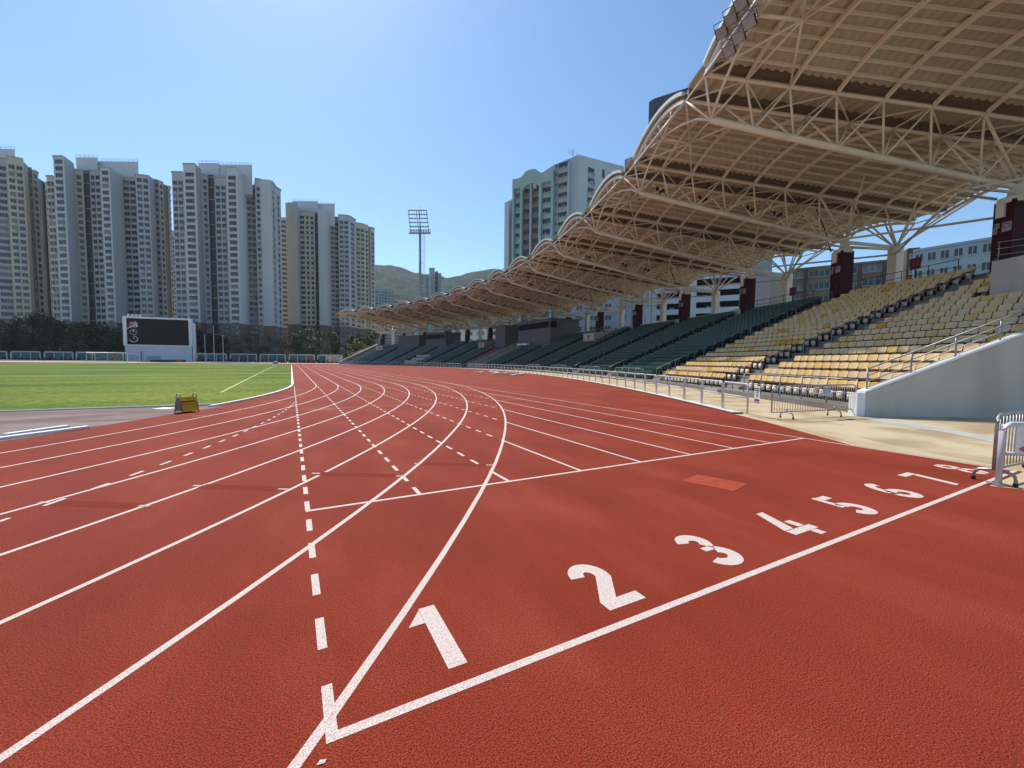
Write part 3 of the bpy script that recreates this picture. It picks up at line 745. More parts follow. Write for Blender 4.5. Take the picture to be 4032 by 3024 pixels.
rc = MB(); rc.box((169.95, 0, (ZW+11.6)/2), (.75, .8, 11.6-ZW)); rc.prism([(169.95+.55*cos(a), .55*sin(a)) for a in [k*PI/8 for k in range(16)]], 11.5, 12.1); rcsh = rc.mesh('rear_column', m_cream)
fs_ = MB()  # struts fanning from pillar and rear column
P1, P2 = Vector((164.85, 0, 12.35)), Vector((169.95, 0, 12.05))
for s_ in (-1, 1):
    for r in (161.1, 164.3, 167.3): fs_.tube([P1+Vector((0, s_*.1, 0)), (r, s_*HW, zA(r))], .085, 8)
    for r in (167.3, 170.3, 173.): fs_.tube([P2+Vector((0, s_*.1, 0)), (r, s_*HW, zA(r))], .075, 8)
    fs_.tube([P2, (172.9, s_*3.6, 15.2)], .075, 8); fs_.tube([P2, (168.2, s_*3.4, 15.9)], .07, 8); fs_.tube([P1, (162.8, s_*3.4, 16.4)], .06, 8)
    fs_.tube([(162.3, 0, 12.45), (161.5, s_*.4, 11.95), (164.2, s_*.5, 11.75)], .085, 8)
fs_.tube([(164.85, 0, 11.9), (169.95, 0, 11.9)], .12, 8)
fssh = fs_.mesh('fan_strut', m_cream, True)
lb_ = MB()   # long brace to the next rear column (towards larger angle)
c1 = Vector((161.5, .4, 11.95)); a1 = DT; c2 = Vector((169.8*cos(a1), 169.8*sin(a1), 11.4)); lb_.tube([c1, c2], .085, 8)
c3 = Vector((169.8, .3, 11.5)); c4 = Vector((161.5*cos(a1)+.4*sin(a1), 161.5*sin(a1)-.4*cos(a1), 11.95)); lb_.tube([c3, c4], .085, 8)
lbsh = lb_.mesh('cross_brace', m_cream, True)
pcb = MB(); pcb.tube([(163.9, .35, 11.5), (163.2, .3, 13.2), (162.4, .5, 15.2)], .05, 6); pcsh = pcb.mesh('cable_pipe', m_black, True)
for i in range(0, 16):
    a = TH(i)
    def k_(name, me, parent=roof):
        o = link(name, me, parent)
        if parent is roof: o.rotation_euler.z = a
        return o
    t = k_('truss', tmsh); k_('bottom_chord', bcsh, t); k_('web_members', wbsh, t)
    v = k_('valley_sheet', vssh); k_('gutter', gtsh, v)
    p = k_('pillar', plsh); k_('capital', cpsh, p); sgo = k_('pillar_sign', sgsh, p); k_('sign_ring', srsh, p)
    k_('rear_column', rcsh); k_('fan_strut', fssh)
    if i % 2 == 0: k_('cable_pipe', pcsh)
    if i < 15: k_('cross_brace', lbsh)
# vaults (mesh at bay centre)
def phi(r): return DT/2-(HW+.12)/r
RV = .92
def vz(r, u): return zA(r)+.34+RV*(max(0, 1-u*u))**.95
NU = 18
def vp(r, u, dz=0.): a = u*phi(r); return (r*cos(a), r*sin(a), vz(r, u)+dz)
sh = MB(); nr = 224
rows_ = [[vp(145.05+28.*q/nr, -1+2*k/NU, corr(q)) for k in range(NU+1)] for q in range(nr+1)]
for q in range(nr): sh.strip(rows_[q], rows_[q+1])
shs = sh.mesh('vault_sheet', m_sheet, fix=False)
ts = MB(); rows_ = [[vp(144.98+28.3*q/20, -1+2*k/NU, .13) for k in range(NU+1)] for q in range(21)]
for q in range(20): ts.strip(rows_[q], rows_[q+1])
tsh = ts.mesh('vault_top', m_top, True, fix=False)
fa = MB()
for r_, r2 in ((144.78, 144.98),):
    A_ = [vp(r_, -1.02+2.04*k/NU, .24) if abs(-1.02+2.04*k/NU) <= 1 else vp(r_, (1 if k else -1), .24) for k in range(NU+1)]
    B_ = [(x, y, z-.22) for x, y, z in A_]
    C_ = [vp(r2, max(-1, min(1, -1.02+2.04*k/NU)), .24) for k in range(NU+1)]; D_ = [(x, y, z-.22) for x, y, z in C_]
    fa.strip(A_, B_); fa.strip(C_, A_); fa.strip(D_, C_); fa.strip(B_, D_)
    fa.add([A_[0], B_[0], D_[0], C_[0]], [(0, 1, 2, 3)]); fa.add([A_[-1], B_[-1], D_[-1], C_[-1]], [(0, 1, 2, 3)])
fsh = fa.mesh('fascia', m_top, False)
rb_ = []
for j, r in enumerate(RN):
    mb = MB(); dz = -.30
    pts = [vp(r, -1+2*k/14, dz) for k in range(15)]
    A_ = [(x, y, z+.1) for x, y, z in pts]
    for e in (-.07, .07):
        mb.strip([vp(r+e, -1+2*k/14, dz-.11) for k in range(15)], [vp(r+e, -1+2*k/14, dz+.11) for k in range(15)])
    for e in (-.11, .11):
        mb.strip([vp(r-.07, -1+2*k/14, dz+e) for k in range(15)], [vp(r+.07, -1+2*k/14, dz+e) for k in range(15)])
    for u in (-1, 1):
        p = vp(r, u, dz); a = u*(DT/2-HW/r); mb.tube([p, (r*cos(a), r*sin(a), zA(r))], .06, 6)
    rb_.append(mb.mesh('arch_rib', m_cream, fix=False))
pu = MB()
for k in range(1, 12):
    u = -1+2*k/12
    V = []
    for r in (145.1, 173.):
        for dz in (-.19, -.03):
            for e in (-.006, .006): V.append(vp(r, u+e*1.3, dz))
    pu.add(V, [(0, 1, 3, 2), (4, 6, 7, 5), (0, 4, 5, 1), (2, 3, 7, 6), (0, 2, 6, 4), (1, 5, 7, 3)])
push = pu.mesh('purlins', m_cream)
et = MB(); q0 = DT/2-HW/145.
E0 = Vector((145*cos(-q0), 145*sin(-q0), zA(145))); E1 = Vector((145*cos(q0), 145*sin(q0), zA(145)))
et.tube([E0, E1], .095, 10); etsh = et.mesh('edge_tube', m_wsteel, True)
fb = MB()    # front bracing around the mid-bay outrigger
M0, M1 = Vector((145.35, 0, 17.0)), Vector((147.35, 0, 16.85)); hb = DT/2
def ang(r, a, z): return Vector((r*cos(a), r*sin(a), z))
fb.tube([M0, M1], .085, 8)
for s_ in (-1, 1):
    tip = ang(145.97, s_*hb, 15.42)
    mid = (tip*.45+M0*.55)+Vector((0, 0, .42)); fb.tube([tip, tip*.75+M0*.25+Vector((0, 0, .38)), mid, M0*.85+tip*.15+Vector((0, 0, .25)), M0], .075, 8)
    for r in (147.28, 149.75):
        a = s_*(DT/2-HW/r); fb.tube([M1, ang(r, a, zA(r))], .06, 7)
    fb.tube([M1, ang(145, s_*q0, zA(145))], .06, 7); fb.tube([M0, (E0+E1)/2+(E1-E0)*.25*s_], .05, 7)
    pa = (E0+E1)/2+(E1-E0)*.25*s_; fb.tube([pa, ang(145.02, s_*.25*2*q0*1.0, vz(145, .55)-.3)], .045, 6)
fb.tube([M0, vp(145.0, 0, -.35)], .05, 7); fb.tube([M1, vp(147.28, 0, -.35)], .05, 7)
fbsh = fb.mesh('front_bracing', m_cream, True)
for i in range(0, 15):
    a = TH(i+.5)
    v = link('vault_sheet', shs, roof); v.rotation_euler.z = a
    link('vault_top', tsh, v); link('fascia', fsh, v); link('purlins', push, v)
    for me in rb_: link('arch_rib', me, v)
    e = link('edge_tube', etsh, roof); e.rotation_euler.z = a; link('front_bracing', fbsh, e)

# floodlights hanging on the roof edge
def flood_parts(root, w_=.54, h_=.46):
    b = MB(); b.box((0, 0, 0), (.10, w_, h_)); b.add([(.05, y*w_/2, z*h_/2) for y, z in ((-1, -1), (1, -1), (1, 1), (-1, 1))]+[(.30, y*.12, z*.12) for y, z in ((-1, -1), (1, -1), (1, 1), (-1, 1))], [(0, 1, 5, 4), (1, 2, 6, 5), (2, 3, 7, 6), (3, 0, 4, 7), (4, 5, 6, 7)])
    b.obj('housing', m_black, root)
    MB().box((-.055, 0, 0), (.02, w_*.9, h_*.9)).obj('lens', m_lamp, root)
    br_ = MB(); br_.tube([(.1, -w_/2-.05, 0), (.1, -w_/2-.05, .42), (.1, w_/2+.05, .42), (.1, w_/2+.05, 0)], .022, 6); br_.obj('bracket', m_black, root)
fl0 = empty('edge_floodlight'); flood_parts(fl0)
edge = [(.635, -.62, 'lowest lower-row'), (.555, -.62, 'middle lower-row'), (.475, -.62, 'highest lower-row'), (.69, .62, 'lowest upper-row'), (.61, .62, 'middle upper-row'), (.53, .62, 'highest upper-row')]
for n_, (i, dz, nm) in enumerate(edge):
    p = pp(144.85 if dz < 0 else 144.75, i, zA(145)+dz); a = TH(i)
    lab = f'{nm} floodlight with grey lens clamped to the near roof edge tube'
    o = fl0 if n_ == 0 else dup_tree(fl0, (0, 0, 0), 0)
    o.location = p; dv = p-Vector((1., 9., -1.)); o.rotation_euler = dv.to_track_quat('X', 'Z').to_euler(); tag(o, lab, 'floodlight', 'floodlights on the roof edge')
# small twin spotlights on the trusses
sp0 = empty('truss_spotlight')
b = MB(); b.box((0, 0, 0), (.25, .30, .32)); b.obj('housing', m_black, sp0); MB().box((-.13, 0, 0), (.02, .22, .24)).obj('lens', m_lamp, sp0)
MB().box((.1, -.42, -.32), (.3, .34, .22)).obj('ballast', m_black, sp0)
kk = 0
for (ti, rs, nm) in ((2, (147.6, 151.4, 155.8, 158.3), 'second'), (4, (149.5, 155, 158.5), 'fourth'), (6, (149.5, 155), 'sixth')):
    for q, r in enumerate(rs):
        o = sp0 if kk == 0 else dup_tree(sp0, (0, 0, 0), 0); kk += 1
        o.location = pp(r, ti, (zA(r)+zB(r))/2, .55); o.rotation_euler = (0, -.5, TH(ti)+.3)
        tag(o, f'black spotlight, {NUM[q]} from the roof edge, on the {nm} nearest large truss', 'spotlight', 'spotlights on the trusses')
# red section boards on the walkway
m_txt = mat('sign_text_red', (.42, .06, .09), .6)
m_board = mat('sign_board_maroon', (.10, .012, .03), .6)
for (i, r, z, txt, wh_) in ((1.437, 164.2, 8.95, '32', 'nearer the camera behind the top cream seats'), (2.41, 164.2, 8.8, '31', 'behind the top green seats')):
    e = empty('section_board', pp(r, i, z), TH(i)-PI/2)
    bd = MB(); bd.box((0, 0, 0), (.72, .06, .8)); bd.tube([(0, .05, -.38), (0, .05, ZW-z)], .05, 8); bd.obj('board', m_board, e)
    me = text_mesh(txt, .5); me.materials.clear(); me.materials.append(m_txt)
    t = link('number', me, e); t.location = (0, -.034, 0); t.rotation_euler = (PI/2, 0, 0)
    tag(e, f'maroon board with a red number, {wh_}', 'sign')

# ------------------------------------------------------------------ yellow folding sign
sgn = empty('folding_sign', (-2.78, 15.36, 0), .75); sgn.scale = (.95, .9, .74)
tag(sgn, 'yellow folding board with black lettering standing on the kerb line beside the grass', 'sign')
m_yel = mat('sign_yellow', (.66, .38, .010), .55, .12, 6.); m_grey = mat('sign_back', (.20, .15, .125), .7)
for s_, mt_ in ((-1, m_yel), (1, m_grey)):
    pb = MB(); V = [(x, s_*(.17-.13*(z-.06)/.56)+d, z) for d in (-.008, .008) for x, z in ((-.235, .06), (.235, .06), (.235, .62), (-.235, .62))]
    pb.add(V, [(0, 1, 2, 3), (7, 6, 5, 4), (0, 4, 5, 1), (1, 5, 6, 2), (2, 6, 7, 3), (3, 7, 4, 0)])
    pb.obj('board_panel', mt_, sgn)
sd_ = MB()
for x in (-.24, .24):
    arcp = [(x, -.19, 0), (x, -.04, .66)]+[(x, -.075*cos(a), .70+.10*sin(a)) for a in (PI/6, PI/3, PI/2, 2*PI/3, 5*PI/6)]+[(x, .04, .66), (x, .19, 0)]
    arcp = [(x, -.19, 0), (x, -.09, .60)]+[(x, -.085*cos(a), .66+.11*sin(a)) for a in (PI/8, PI/3, PI/2, 2*PI/3, 7*PI/8)]+[(x, .09, .60), (x, .19, 0)]
    sd_.tube(arcp, .014, 8)
sd_.obj('hoop_handle', m_galv, sgn, True)
sm_ = MB()
for x in (-.243, .243): sm_.add([(x, -.16, .09), (x, .16, .09), (x, .05, .58), (x, -.05, .58)], [(0, 1, 2, 3)])
so_ = sm_.obj('side_panel', m_grey, sgn); sf_ = so_.modifiers.new('thick', 'SOLIDIFY'); sf_.thickness = .006
m_ink = mat('black_ink', (.02, .018, .015), .6)
def on_sign(me, z, x=0.):
    me.materials.clear(); me.materials.append(m_ink); t = link('lettering', me, sgn)
    t.location = (x, -(.17-.13*(z-.06)/.56)-.011, z); t.rotation_euler = (PI/2-math.atan(.13/.56), 0, 0)
on_sign(text_mesh('請勿踐踏草地', .068, bold=.0016), .43); on_sign(text_mesh('Keep off the grass', .05, bold=.0008), .33); on_sign(text_mesh('Thank you', .028), .235, .08)
em = MB(); em.poly([(.03*cos(a)*(1 if q % 2 else .6), .03*sin(a)*(1 if q % 2 else .6), 0) for q, a in enumerate([k*PI/5 for k in range(10)])])
me = em.mesh('emblem', mat('emblem_orange', (.42, .10, .01), .6)); t = link('emblem', me, sgn); t.location = (0, -(.17-.13*.5/.56)-.0105, .56); t.rotation_euler = (PI/2-.23, 0, 0)

# stacked white boards lying on the track by the fence
for q in range(15):
    t = q/14; x = 21.4+2.9*random.random(); y = 41.+11.5*t
    x = 24.6-.0*t-random.random()*2.6
    L_ = random.uniform(1.6, 2.6); o = MB().box((0, 0, .05), (L_, .42, .1)).obj('kerb_section', m_kerb if q % 3 else m_wsteel)
    o.location = (x, y, .09*(q % 2)); o.rotation_euler = (0, 0, random.uniform(.2, 1.3))
    tag(o, 'white kerb section lying in a loose pile on the track beside the curved fence', 'kerb section', 'pile of white kerb sections on the track')
o = MB().box((0, 0, .06), (5, .8, .12)).obj('kerb_section', m_kerb); o.location = (13.2, 122, 0); o.rotation_euler.z = .3
tag(o, 'white kerb sections stacked on the track in front of the far end of the stand', 'kerb section')
rk = MB()
for q in range(0, 9):
    for e in range(16):
        pass
bm = bmesh.new(); bmesh.ops.create_icosphere(bm, subdivisions=3, radius=.75)
for v in bm.verts:
    if v.co.z < -.15: v.co.z = -.15
me = bpy.data.meshes.new('roller'); bm.to_mesh(me); bm.free(); me.materials.append(mat('grey_cover', (.30, .29, .27), .8)); o = link('covered_roller', me); o.location = at(1085, 1432, 128); o.location.z = .15
tag(o, 'round grey covered mound at the far corner of the grass', 'roller')

# ------------------------------------------------------------------ far wall, screen, goal, poles
def frame_dir(a, b): d = (b-a); return atan2(d.y, d.x), d.length
m_mcols = [mat('mural_'+n_, c_, .6, .5, .9) for n_, c_ in (('blue', (.06, .11, .17)), ('brown', (.16, .12, .09)), ('dark', (.07, .075, .08)), ('teal', (.05, .13, .15)), ('pale', (.42, .40, .34)))]
def mural_wall(px0, d0, px1, d1, n, lab, y0=0):
    a = at(px0, 1420, d0); b = at(px1, 1420, d1); a.z = b.z = 0; rz, L = frame_dir(a, b)
    e = empty('mural_wall', a, rz); tag(e, lab, 'wall', 'mural walls along the far end')
    MB().box((L/2, .3, 1.72), (L, .3, 3.44)).obj('wall', mat('mural_back', (.05, .05, .055), .8), e)
    fr = MB(); fr.box((L/2, .1, 3.22), (L-.9, .12, .4))
    for q in range(n+1): fr.box((.45+(L-.9)*q/n, .1, 1.5), (.42 if q in (0, n) else .22, .10, 3.0))
    fr.obj('frame', mat('mural_frame', (.5, .5, .5), .6), e)
    for q in range(n):
        w_ = (L-.9)/n-.35; p = MB(); p.box((.45+(L-.9)*(q+.5)/n, .13, 1.75), (w_, .03, 2.3))
        p.obj('mural', random.choice(m_mcols[:4]) if not (px0 > 1240 and q) else m_mcols[4], e)
    hd = MB()
    for q in range(n*2):
        x = .8+(L-1.6)*q/(n*2-1)+random.uniform(-.3, .3); hd.tube([(x, -.25, 0), (x, -.25, .5), (x, -.25, 1.1+random.random()*.5)], [.42, .36, .05], 7)
    tag(hd.obj('potted_shrubs', mat('dark_shrub', (.012, .02, .010), .8), e), kind='stuff')
names = ['leftmost', 'second from the left', 'third from the left', 'fourth from the left']
for q, (x0, x1) in enumerate(((-130, 32), (38, 164), (170, 292), (296, 490))):
    mural_wall(x0, 150, x1, 152, 3, f'{names[q]} white framed mural wall below the dark trees left of the screen')
for q, (x0, x1) in enumerate(((770, 896), (902, 1014), (1020, 1128), (1134, 1242), (1247, 1352))):
    mural_wall(x0, 160+q, x1, 160.5+q, 3, f'{NUM[q]} white framed mural wall to the right of the big screen')
for (x0, d0, x1, d1, lab) in ((-60, 132, 480, 140, 'low bright kerb strip beyond the far grass, left of the big screen'), (740, 148, 1100, 152, 'low bright kerb strip beyond the far grass, right of the big screen')):
    a = at(x0, 1420, d0); b = at(x1, 1420, d1); a.z = b.z = 0; rz, L = frame_dir(a, b)
    e = MB().box((L/2, 0, .16), (L, .5, .34)).obj('far_kerb', m_white); e.location = a; e.rotation_euler.z = rz; tag(e, lab, 'kerb')
# screen
a = at(494, 1420, 158); b = at(757, 1420, 166); a.z = b.z = 0; rz, L = frame_dir(a, b)
scr = empty('video_screen', a, rz); tag(scr, 'large black video screen in a white frame on a tall white base behind the grass', 'scoreboard')
HS = 17.3; zb0 = 6.0
m_lilac = mat('lilac_white_wall', (.62, .61, .68), .6, .05, .3)
MB().box((L/2, .9, zb0/2), (L, 1.8, zb0)).obj('base', m_lilac, scr)
fr = MB(); fr.box((L/2, .8, HS-.35), (L+.6, 2.2, .7)); fr.box((L/2, .8, zb0+.25), (L+.6, 2.2, .48))
for x in (.25, L-.25): fr.box((x, .8, (HS+zb0)/2), (1.1, 2.16, HS-zb0-1.0))
fr.obj('frame', m_white, scr)
MB().box((L/2, .6, (HS+zb0)/2), (L-1.5, 1., HS-zb0-1.)).obj('display', mat('display_black', (.010, .009, .012), .5, .2, .4, spec=.15), scr)
MB().box((L*.42, -.02, 1.4), (4.2, .1, 1.5)).obj('service_door', mat('door_grey', (.34, .36, .42), .6), scr)
MB().box((L+.7, .9, 8.), (.9, 1.4, 15.)).obj('side_duct', m_white, scr)
MB().tube([(L*.235, -.1, 0), (L*.235, -.1, 4.0)], .12, 6).obj('pipe', m_booth, scr)
tp = MB()
for q in range(4): tp.box((1.2+q*1.2, .5, HS+.5), (.5, .5, .5)); tp.tube([(1.2+q*1.2, .5, HS), (1.2+q*1.2, .5, HS+.4)], .06, 6)
tp.tube([(.8, .5, HS+.75), (5.3, .5, HS+.75)], .08, 6); tp.obj('top_lights', m_white, scr)
cx_, cz_ = 2.75, 14.1; YF_ = .06
lg = MB(); lg.poly([(cx_+1.35*cos(q*PI/12), YF_, cz_+1.25*sin(q*PI/12)) for q in range(24)]); lg.obj('emblem_disc', mat('emblem_red', (.42, .06, .10), .5), scr)
sw = MB()
sw.strip([(cx_-2., YF_-.03, cz_-1.5), (cx_-1., YF_-.03, cz_-.75), (cx_+.2, YF_-.03, cz_-.1), (cx_+1.2, YF_-.03, cz_+.1), (cx_+1.5, YF_-.03, cz_-.5), (cx_+.9, YF_-.03, cz_-1.)], [(cx_-1.9, YF_-.03, cz_-1.7), (cx_-.9, YF_-.03, cz_-1.1), (cx_+.2, YF_-.03, cz_-.5), (cx_+.95, YF_-.03, cz_-.25), (cx_+1.15, YF_-.03, cz_-.5), (cx_+.7, YF_-.03, cz_-.85)])
sw.strip([(cx_-.9, YF_-.03, cz_+1.0), (cx_, YF_-.03, cz_+.7), (cx_+.7, YF_-.03, cz_+.3), (cx_+1.4, YF_-.03, cz_+.75)], [(cx_-.8, YF_-.03, cz_+.8), (cx_, YF_-.03, cz_+.4), (cx_+.7, YF_-.03, cz_-.05), (cx_+1.55, YF_-.03, cz_+.45)])
sw.poly([(cx_+.75+.3*cos(q*PI/6), YF_-.03, cz_+.95+.28*sin(q*PI/6)) for q in range(12)])
m_silver = mat('silver_mark', (.62, .62, .68), .5)
sw.obj('emblem_figure', m_silver, scr, fix=False)
ck = MB(); c2 = 11.3
for q in range(12):
    a = q*PI/6; ck.tube([(cx_+.85*sin(a), YF_-.05, c2+.8*cos(a)), (cx_+1.25*sin(a), YF_-.05, c2+1.15*cos(a))], .1, 5)
ck.tube([(cx_, YF_-.05, c2-.1), (cx_, YF_-.05, c2+.95)], .16, 5); ck.tube([(cx_, YF_-.05, c2+.45), (cx_+.3, YF_-.05, c2+.9)], .12, 5)
ck.obj('clock_marks', m_silver, scr)
sk = MB(); c3 = 8.6
sk.tube([(cx_+1.25*sin(q*PI/16), YF_-.05, c3+1.15*cos(q*PI/16)) for q in range(0, 25)], .1, 5)
for q in range(1, 9): a = q*PI/6; sk.tube([(cx_+.9*sin(a), YF_-.05, c3+.83*cos(a)), (cx_+1.2*sin(a), YF_-.05, c3+1.1*cos(a))], .07, 5)
sk.tube([(cx_, YF_-.05, c3), (cx_, YF_-.05, c3+1.1)], .1, 5); sk.obj('seconds_dial', m_silver, scr)
# pole vault mat in front of the screen
a = at(590, 1424, 146); b = at(722, 1424, 150); a.z = b.z = 0; rz, L = frame_dir(a, b)
mt = empty('landing_mat', a, rz); tag(mt, 'blue landing mat with a pale cover in front of the white screen base', 'landing mat')
MB().box((L/2, 1.5, .42), (L, 3., .75)).obj('mat', mat('mat_blue', (.04, .06, .10), .6), mt)
MB().box((L/2, 1.5, .86), (L+.6, 3.2, .10)).obj('cover', mat('mat_cover', (.50, .56, .62), .5), mt)
MB().box((L-1.0, -.3, .5), (2.0, .6, .8)).obj('end_pad', mat('pad_orange', (.36, .17, .06), .6), mt)
# goal
a = at(341, 1424, 124); b = at(503, 1424, 128); a.z = b.z = 0; rz, L = frame_dir(a, b)
go = empty('football_goal', a, rz); tag(go, 'white framed football goal on the far side of the grass, left of the screen base', 'goal')
gm = MB(); gm.tube([(0, 0, 0), (0, 0, 2.9), (L, 0, 2.9), (L, 0, 0)], .12, 8); gm.tube([(L, 0, 2.9), (L+2.2, 2., 2.5), (L+2.2, 2., 0)], .06, 6); gm.tube([(0, 0, 2.9), (1.2, 2., 2.5), (1.2, 2., 0)], .06, 6)
gm.obj('goal_frame', m_white, go, True)
nn = MB()
for q in range(20): nn.tube([(1.2+(L+1)*q/19, 2., 0), (L*q/19, .0, 2.9)], .008, 3, cap=False)
for q in range(9): nn.tube([(1.2*(1-q/8), 2-2*q/8, 2.9*q/8), (L+2.2*(1-q/8), 2-2*q/8, 2.9*q/8)], .008, 3, cap=False)
nn.obj('net', mat('net_grey', (.4, .42, .42), .7), go)
for q, (px, py) in enumerate(((809, 1317), (844, 1280), (880, 1317))):
    p = at(px, 1421, 155); p.z = 0; t = at(px, py, 155)
    fp = MB(); fp.tube([(0, 0, 0), (0, 0, t.z)], [.13, .08], 8); fp.box((0, 0, .1), (.6, .6, .2)); o = fp.obj('flagpole', m_wsteel); o.location = p
    tag(o, ('left, shorter white flagpole', 'tall middle white flagpole', 'right, shorter white flagpole')[q]+' right of the big screen', 'flagpole', 'three flagpoles')
# floodlight mast
pb = at(1655, 1425, 170); pb.z = 0; mz = at(1653, 918, 170).z; tz = at(1648, 812, 170).z
ms = empty('floodlight_mast', pb, -.35); tag(ms, 'tall floodlight mast with a rack of lamps behind the far end of the stand', 'floodlight mast')
p = MB(); p.tube([(0, 0, 0), (0, 0, mz)], [.75, .42], 12); p.tube([(0, 0, mz), (0, 0, tz)], [.2, .08], 8); p.obj('mast_pole', mat('mast_grey', (.24, .22, .19), .6), ms, True)
ld = MB(); 
for x in (1.1, 1.9): ld.tube([(x, .3, mz-24), (x, .3, mz)], .07, 5)
for q in range(40): ld.tube([(1.1, .3, mz-24+q*.6), (1.9, .3, mz-24+q*.6)], .05, 4)
for q in range(5): ld.tube([(.3, 0, mz-22+q*5), (1.1, .3, mz-22+q*5)], .07, 4)
ld.obj('ladder', m_steel, ms)
rk = MB(); RW, RH = 7.4, 9.2
for q in range(6): rk.tube([(-RW/2, -.2, .6+q*RH/5.2), (RW/2, -.2, .6+q*RH/5.2)], .1, 5)
for x in (-RW/2, -.5, .5, RW/2): rk.tube([(x, 0, 0), (x, 0, RH)], .12, 5)
rk.box((0, 0, 0), (RW+1.2, 1.6, .2)); rk.tube([(-RW/2-.6, -.8, 1.1), (RW/2+.6, -.8, 1.1), (RW/2+.6, .8, 1.1)], .06, 5)
for x in (-RW/2-.6, RW/2+.6): rk.tube([(x, -.8, 0), (x, -.8, 1.1)], .06, 5)
ro_ = rk.obj('lamp_rack', mat('rack_grey', (.25, .25, .25), .5), ms); ro_.location = (0, 0, mz); ro_.rotation_euler = (-.12, -.10, .15)
lm_ = MB(); lm_.tube([(0, -.5, -.15), (0, .1, .0)], [.36, .2], 8); lmsh = lm_.mesh('lamp', mat('lamp_dark', (.12, .13, .13), .4))
for q in range(6):
    for k in range(8):
        x = -RW/2+.35+k*(RW-.7)/7
        o = link('lamp', lmsh, ro_); o.location = (x, -.45, .9+q*RH/5.6)

# ------------------------------------------------------------------ hills
def hill(name, prof_, d, depth, col1, col2):
    hb_ = MB(); n = 150; rows = 26
    xs = [prof_[0][0]+(prof_[-1][0]-prof_[0][0])*q/n for q in range(n+1)]
    def hy(x):
        for (a, b) in zip(prof_[:-1], prof_[1:]):
            if a[0] <= x <= b[0]:
                t = (x-a[0])/(b[0]-a[0]); t = t*t*(3-2*t)*.5+t*.5; return a[1]+(b[1]-a[1])*t
    from mathutils import noise
    G = []
    for r in range(rows+1):
        t = r/rows; row = []
        for x in xs:
            top = at(x, hy(x), d); dd = d-depth*(1-t)
            p = at(x, hy(x), dd); z = top.z*t**.85
            z += top.z*.10*noise.fractal(Vector((p.x*.008, p.y*.008, t*3)), .9, 2., 4)*(1-t*.75)*min(1, t*4)
            z += 5*noise.fractal(Vector((p.x*.03, p.y*.03, 0)), .8, 2., 3)*min(1, t*4)*(1-.4*t)
            row.append((p.x, p.y, z if r else -1))
        G.append(row)
    back = [(at(x, hy(x), d+depth).x, at(x, hy(x), d+depth).y, -1) for x in xs]; G.append(back)
    for r in range(len(G)-1): hb_.strip(G[r], G[r+1])
    o = hb_.obj(name, mat(name+'_forest', col1, .95, .3, .07, col2=col2, bump=1., bscale=.10, thr=(.43, .58), spec=.05), None, True)
    tag(o, kind='structure')
hill('hills', [(700, 1200), (1000, 1120), (1250, 1040), (1480, 1040), (1545, 1048), (1600, 1062), (1700, 1085), (1745, 1098), (1800, 1092), (1870, 1068), (1980, 1057), (2100, 1050), (2300, 1010), (2700, 980), (3000, 1100)], 1500, 700, (.012, .028, .018), (.034, .058, .036))

# ------------------------------------------------------------------ buildings
m_b = {'grey': mat('tower_grey', (.46, .465, .465), .8, .06, .08), 'cream': mat('tower_cream', (.57, .51, .385), .8, .07, .08), 'white': mat('tower_white', (.54, .55, .555), .8, .05, .06),
       'mint': mat('tower_mint', (.25, .35, .33), .8, .07, .08), 'dark': mat('tower_recess_shade', (.30, .29, .275), .8, .1, .1), 'brown': mat('podium_brown', (.19, .125, .085), .8, .1, .1),  # recess walls carry their shade as a darker wall colour
       'eave': mat('eave_white', (.45, .45, .45), .6)}
m_pane = [mat('pane_dark', (.025, .028, .034), .2, .3, .6, spec=.6), mat('pane_mid', (.06, .065, .075), .3, .3, .6), mat('pane_curtain', (.20, .19, .18), .5, .2, .6)]
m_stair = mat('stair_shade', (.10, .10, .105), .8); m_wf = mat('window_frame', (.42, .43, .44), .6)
KIND = {'wide': [(.5, .66)], 'two': [(.27, .35), (.73, .35)], 'one': [(.5, .55)], 'three': [(.17, .28), (.52, .17), (.82, .19)], 'band': [(.25, .42), (.75, .42)], 'small': [(.35, .3)], 'blank': [], 'stair': [(.5, .7)], 'narrow': [(.5, .3)]}
def win_mesh(w, h, ac):
    mb = MB(); t = .16
    mb.box((0, -.02, 0), (w, .06, h), mi=0)
    mb.box((0, -.25, h/2+.09), (w+.25, .5, .12), mi=1); mb.box((0, -.10, -h/2-.06), (w+.12, .2, .1), mi=1)
    n = max(1, int(w/.9))
    for q in range(n+1): mb.box((-w/2+w*q/n, -.06, 0), (.06, .05, h), mi=1)
    if ac: mb.box((w*.28, -.3, -h/2-.42), (.75, .5, .5), mi=1)
    return mb.mesh('window', [m_pane[0], m_wf])
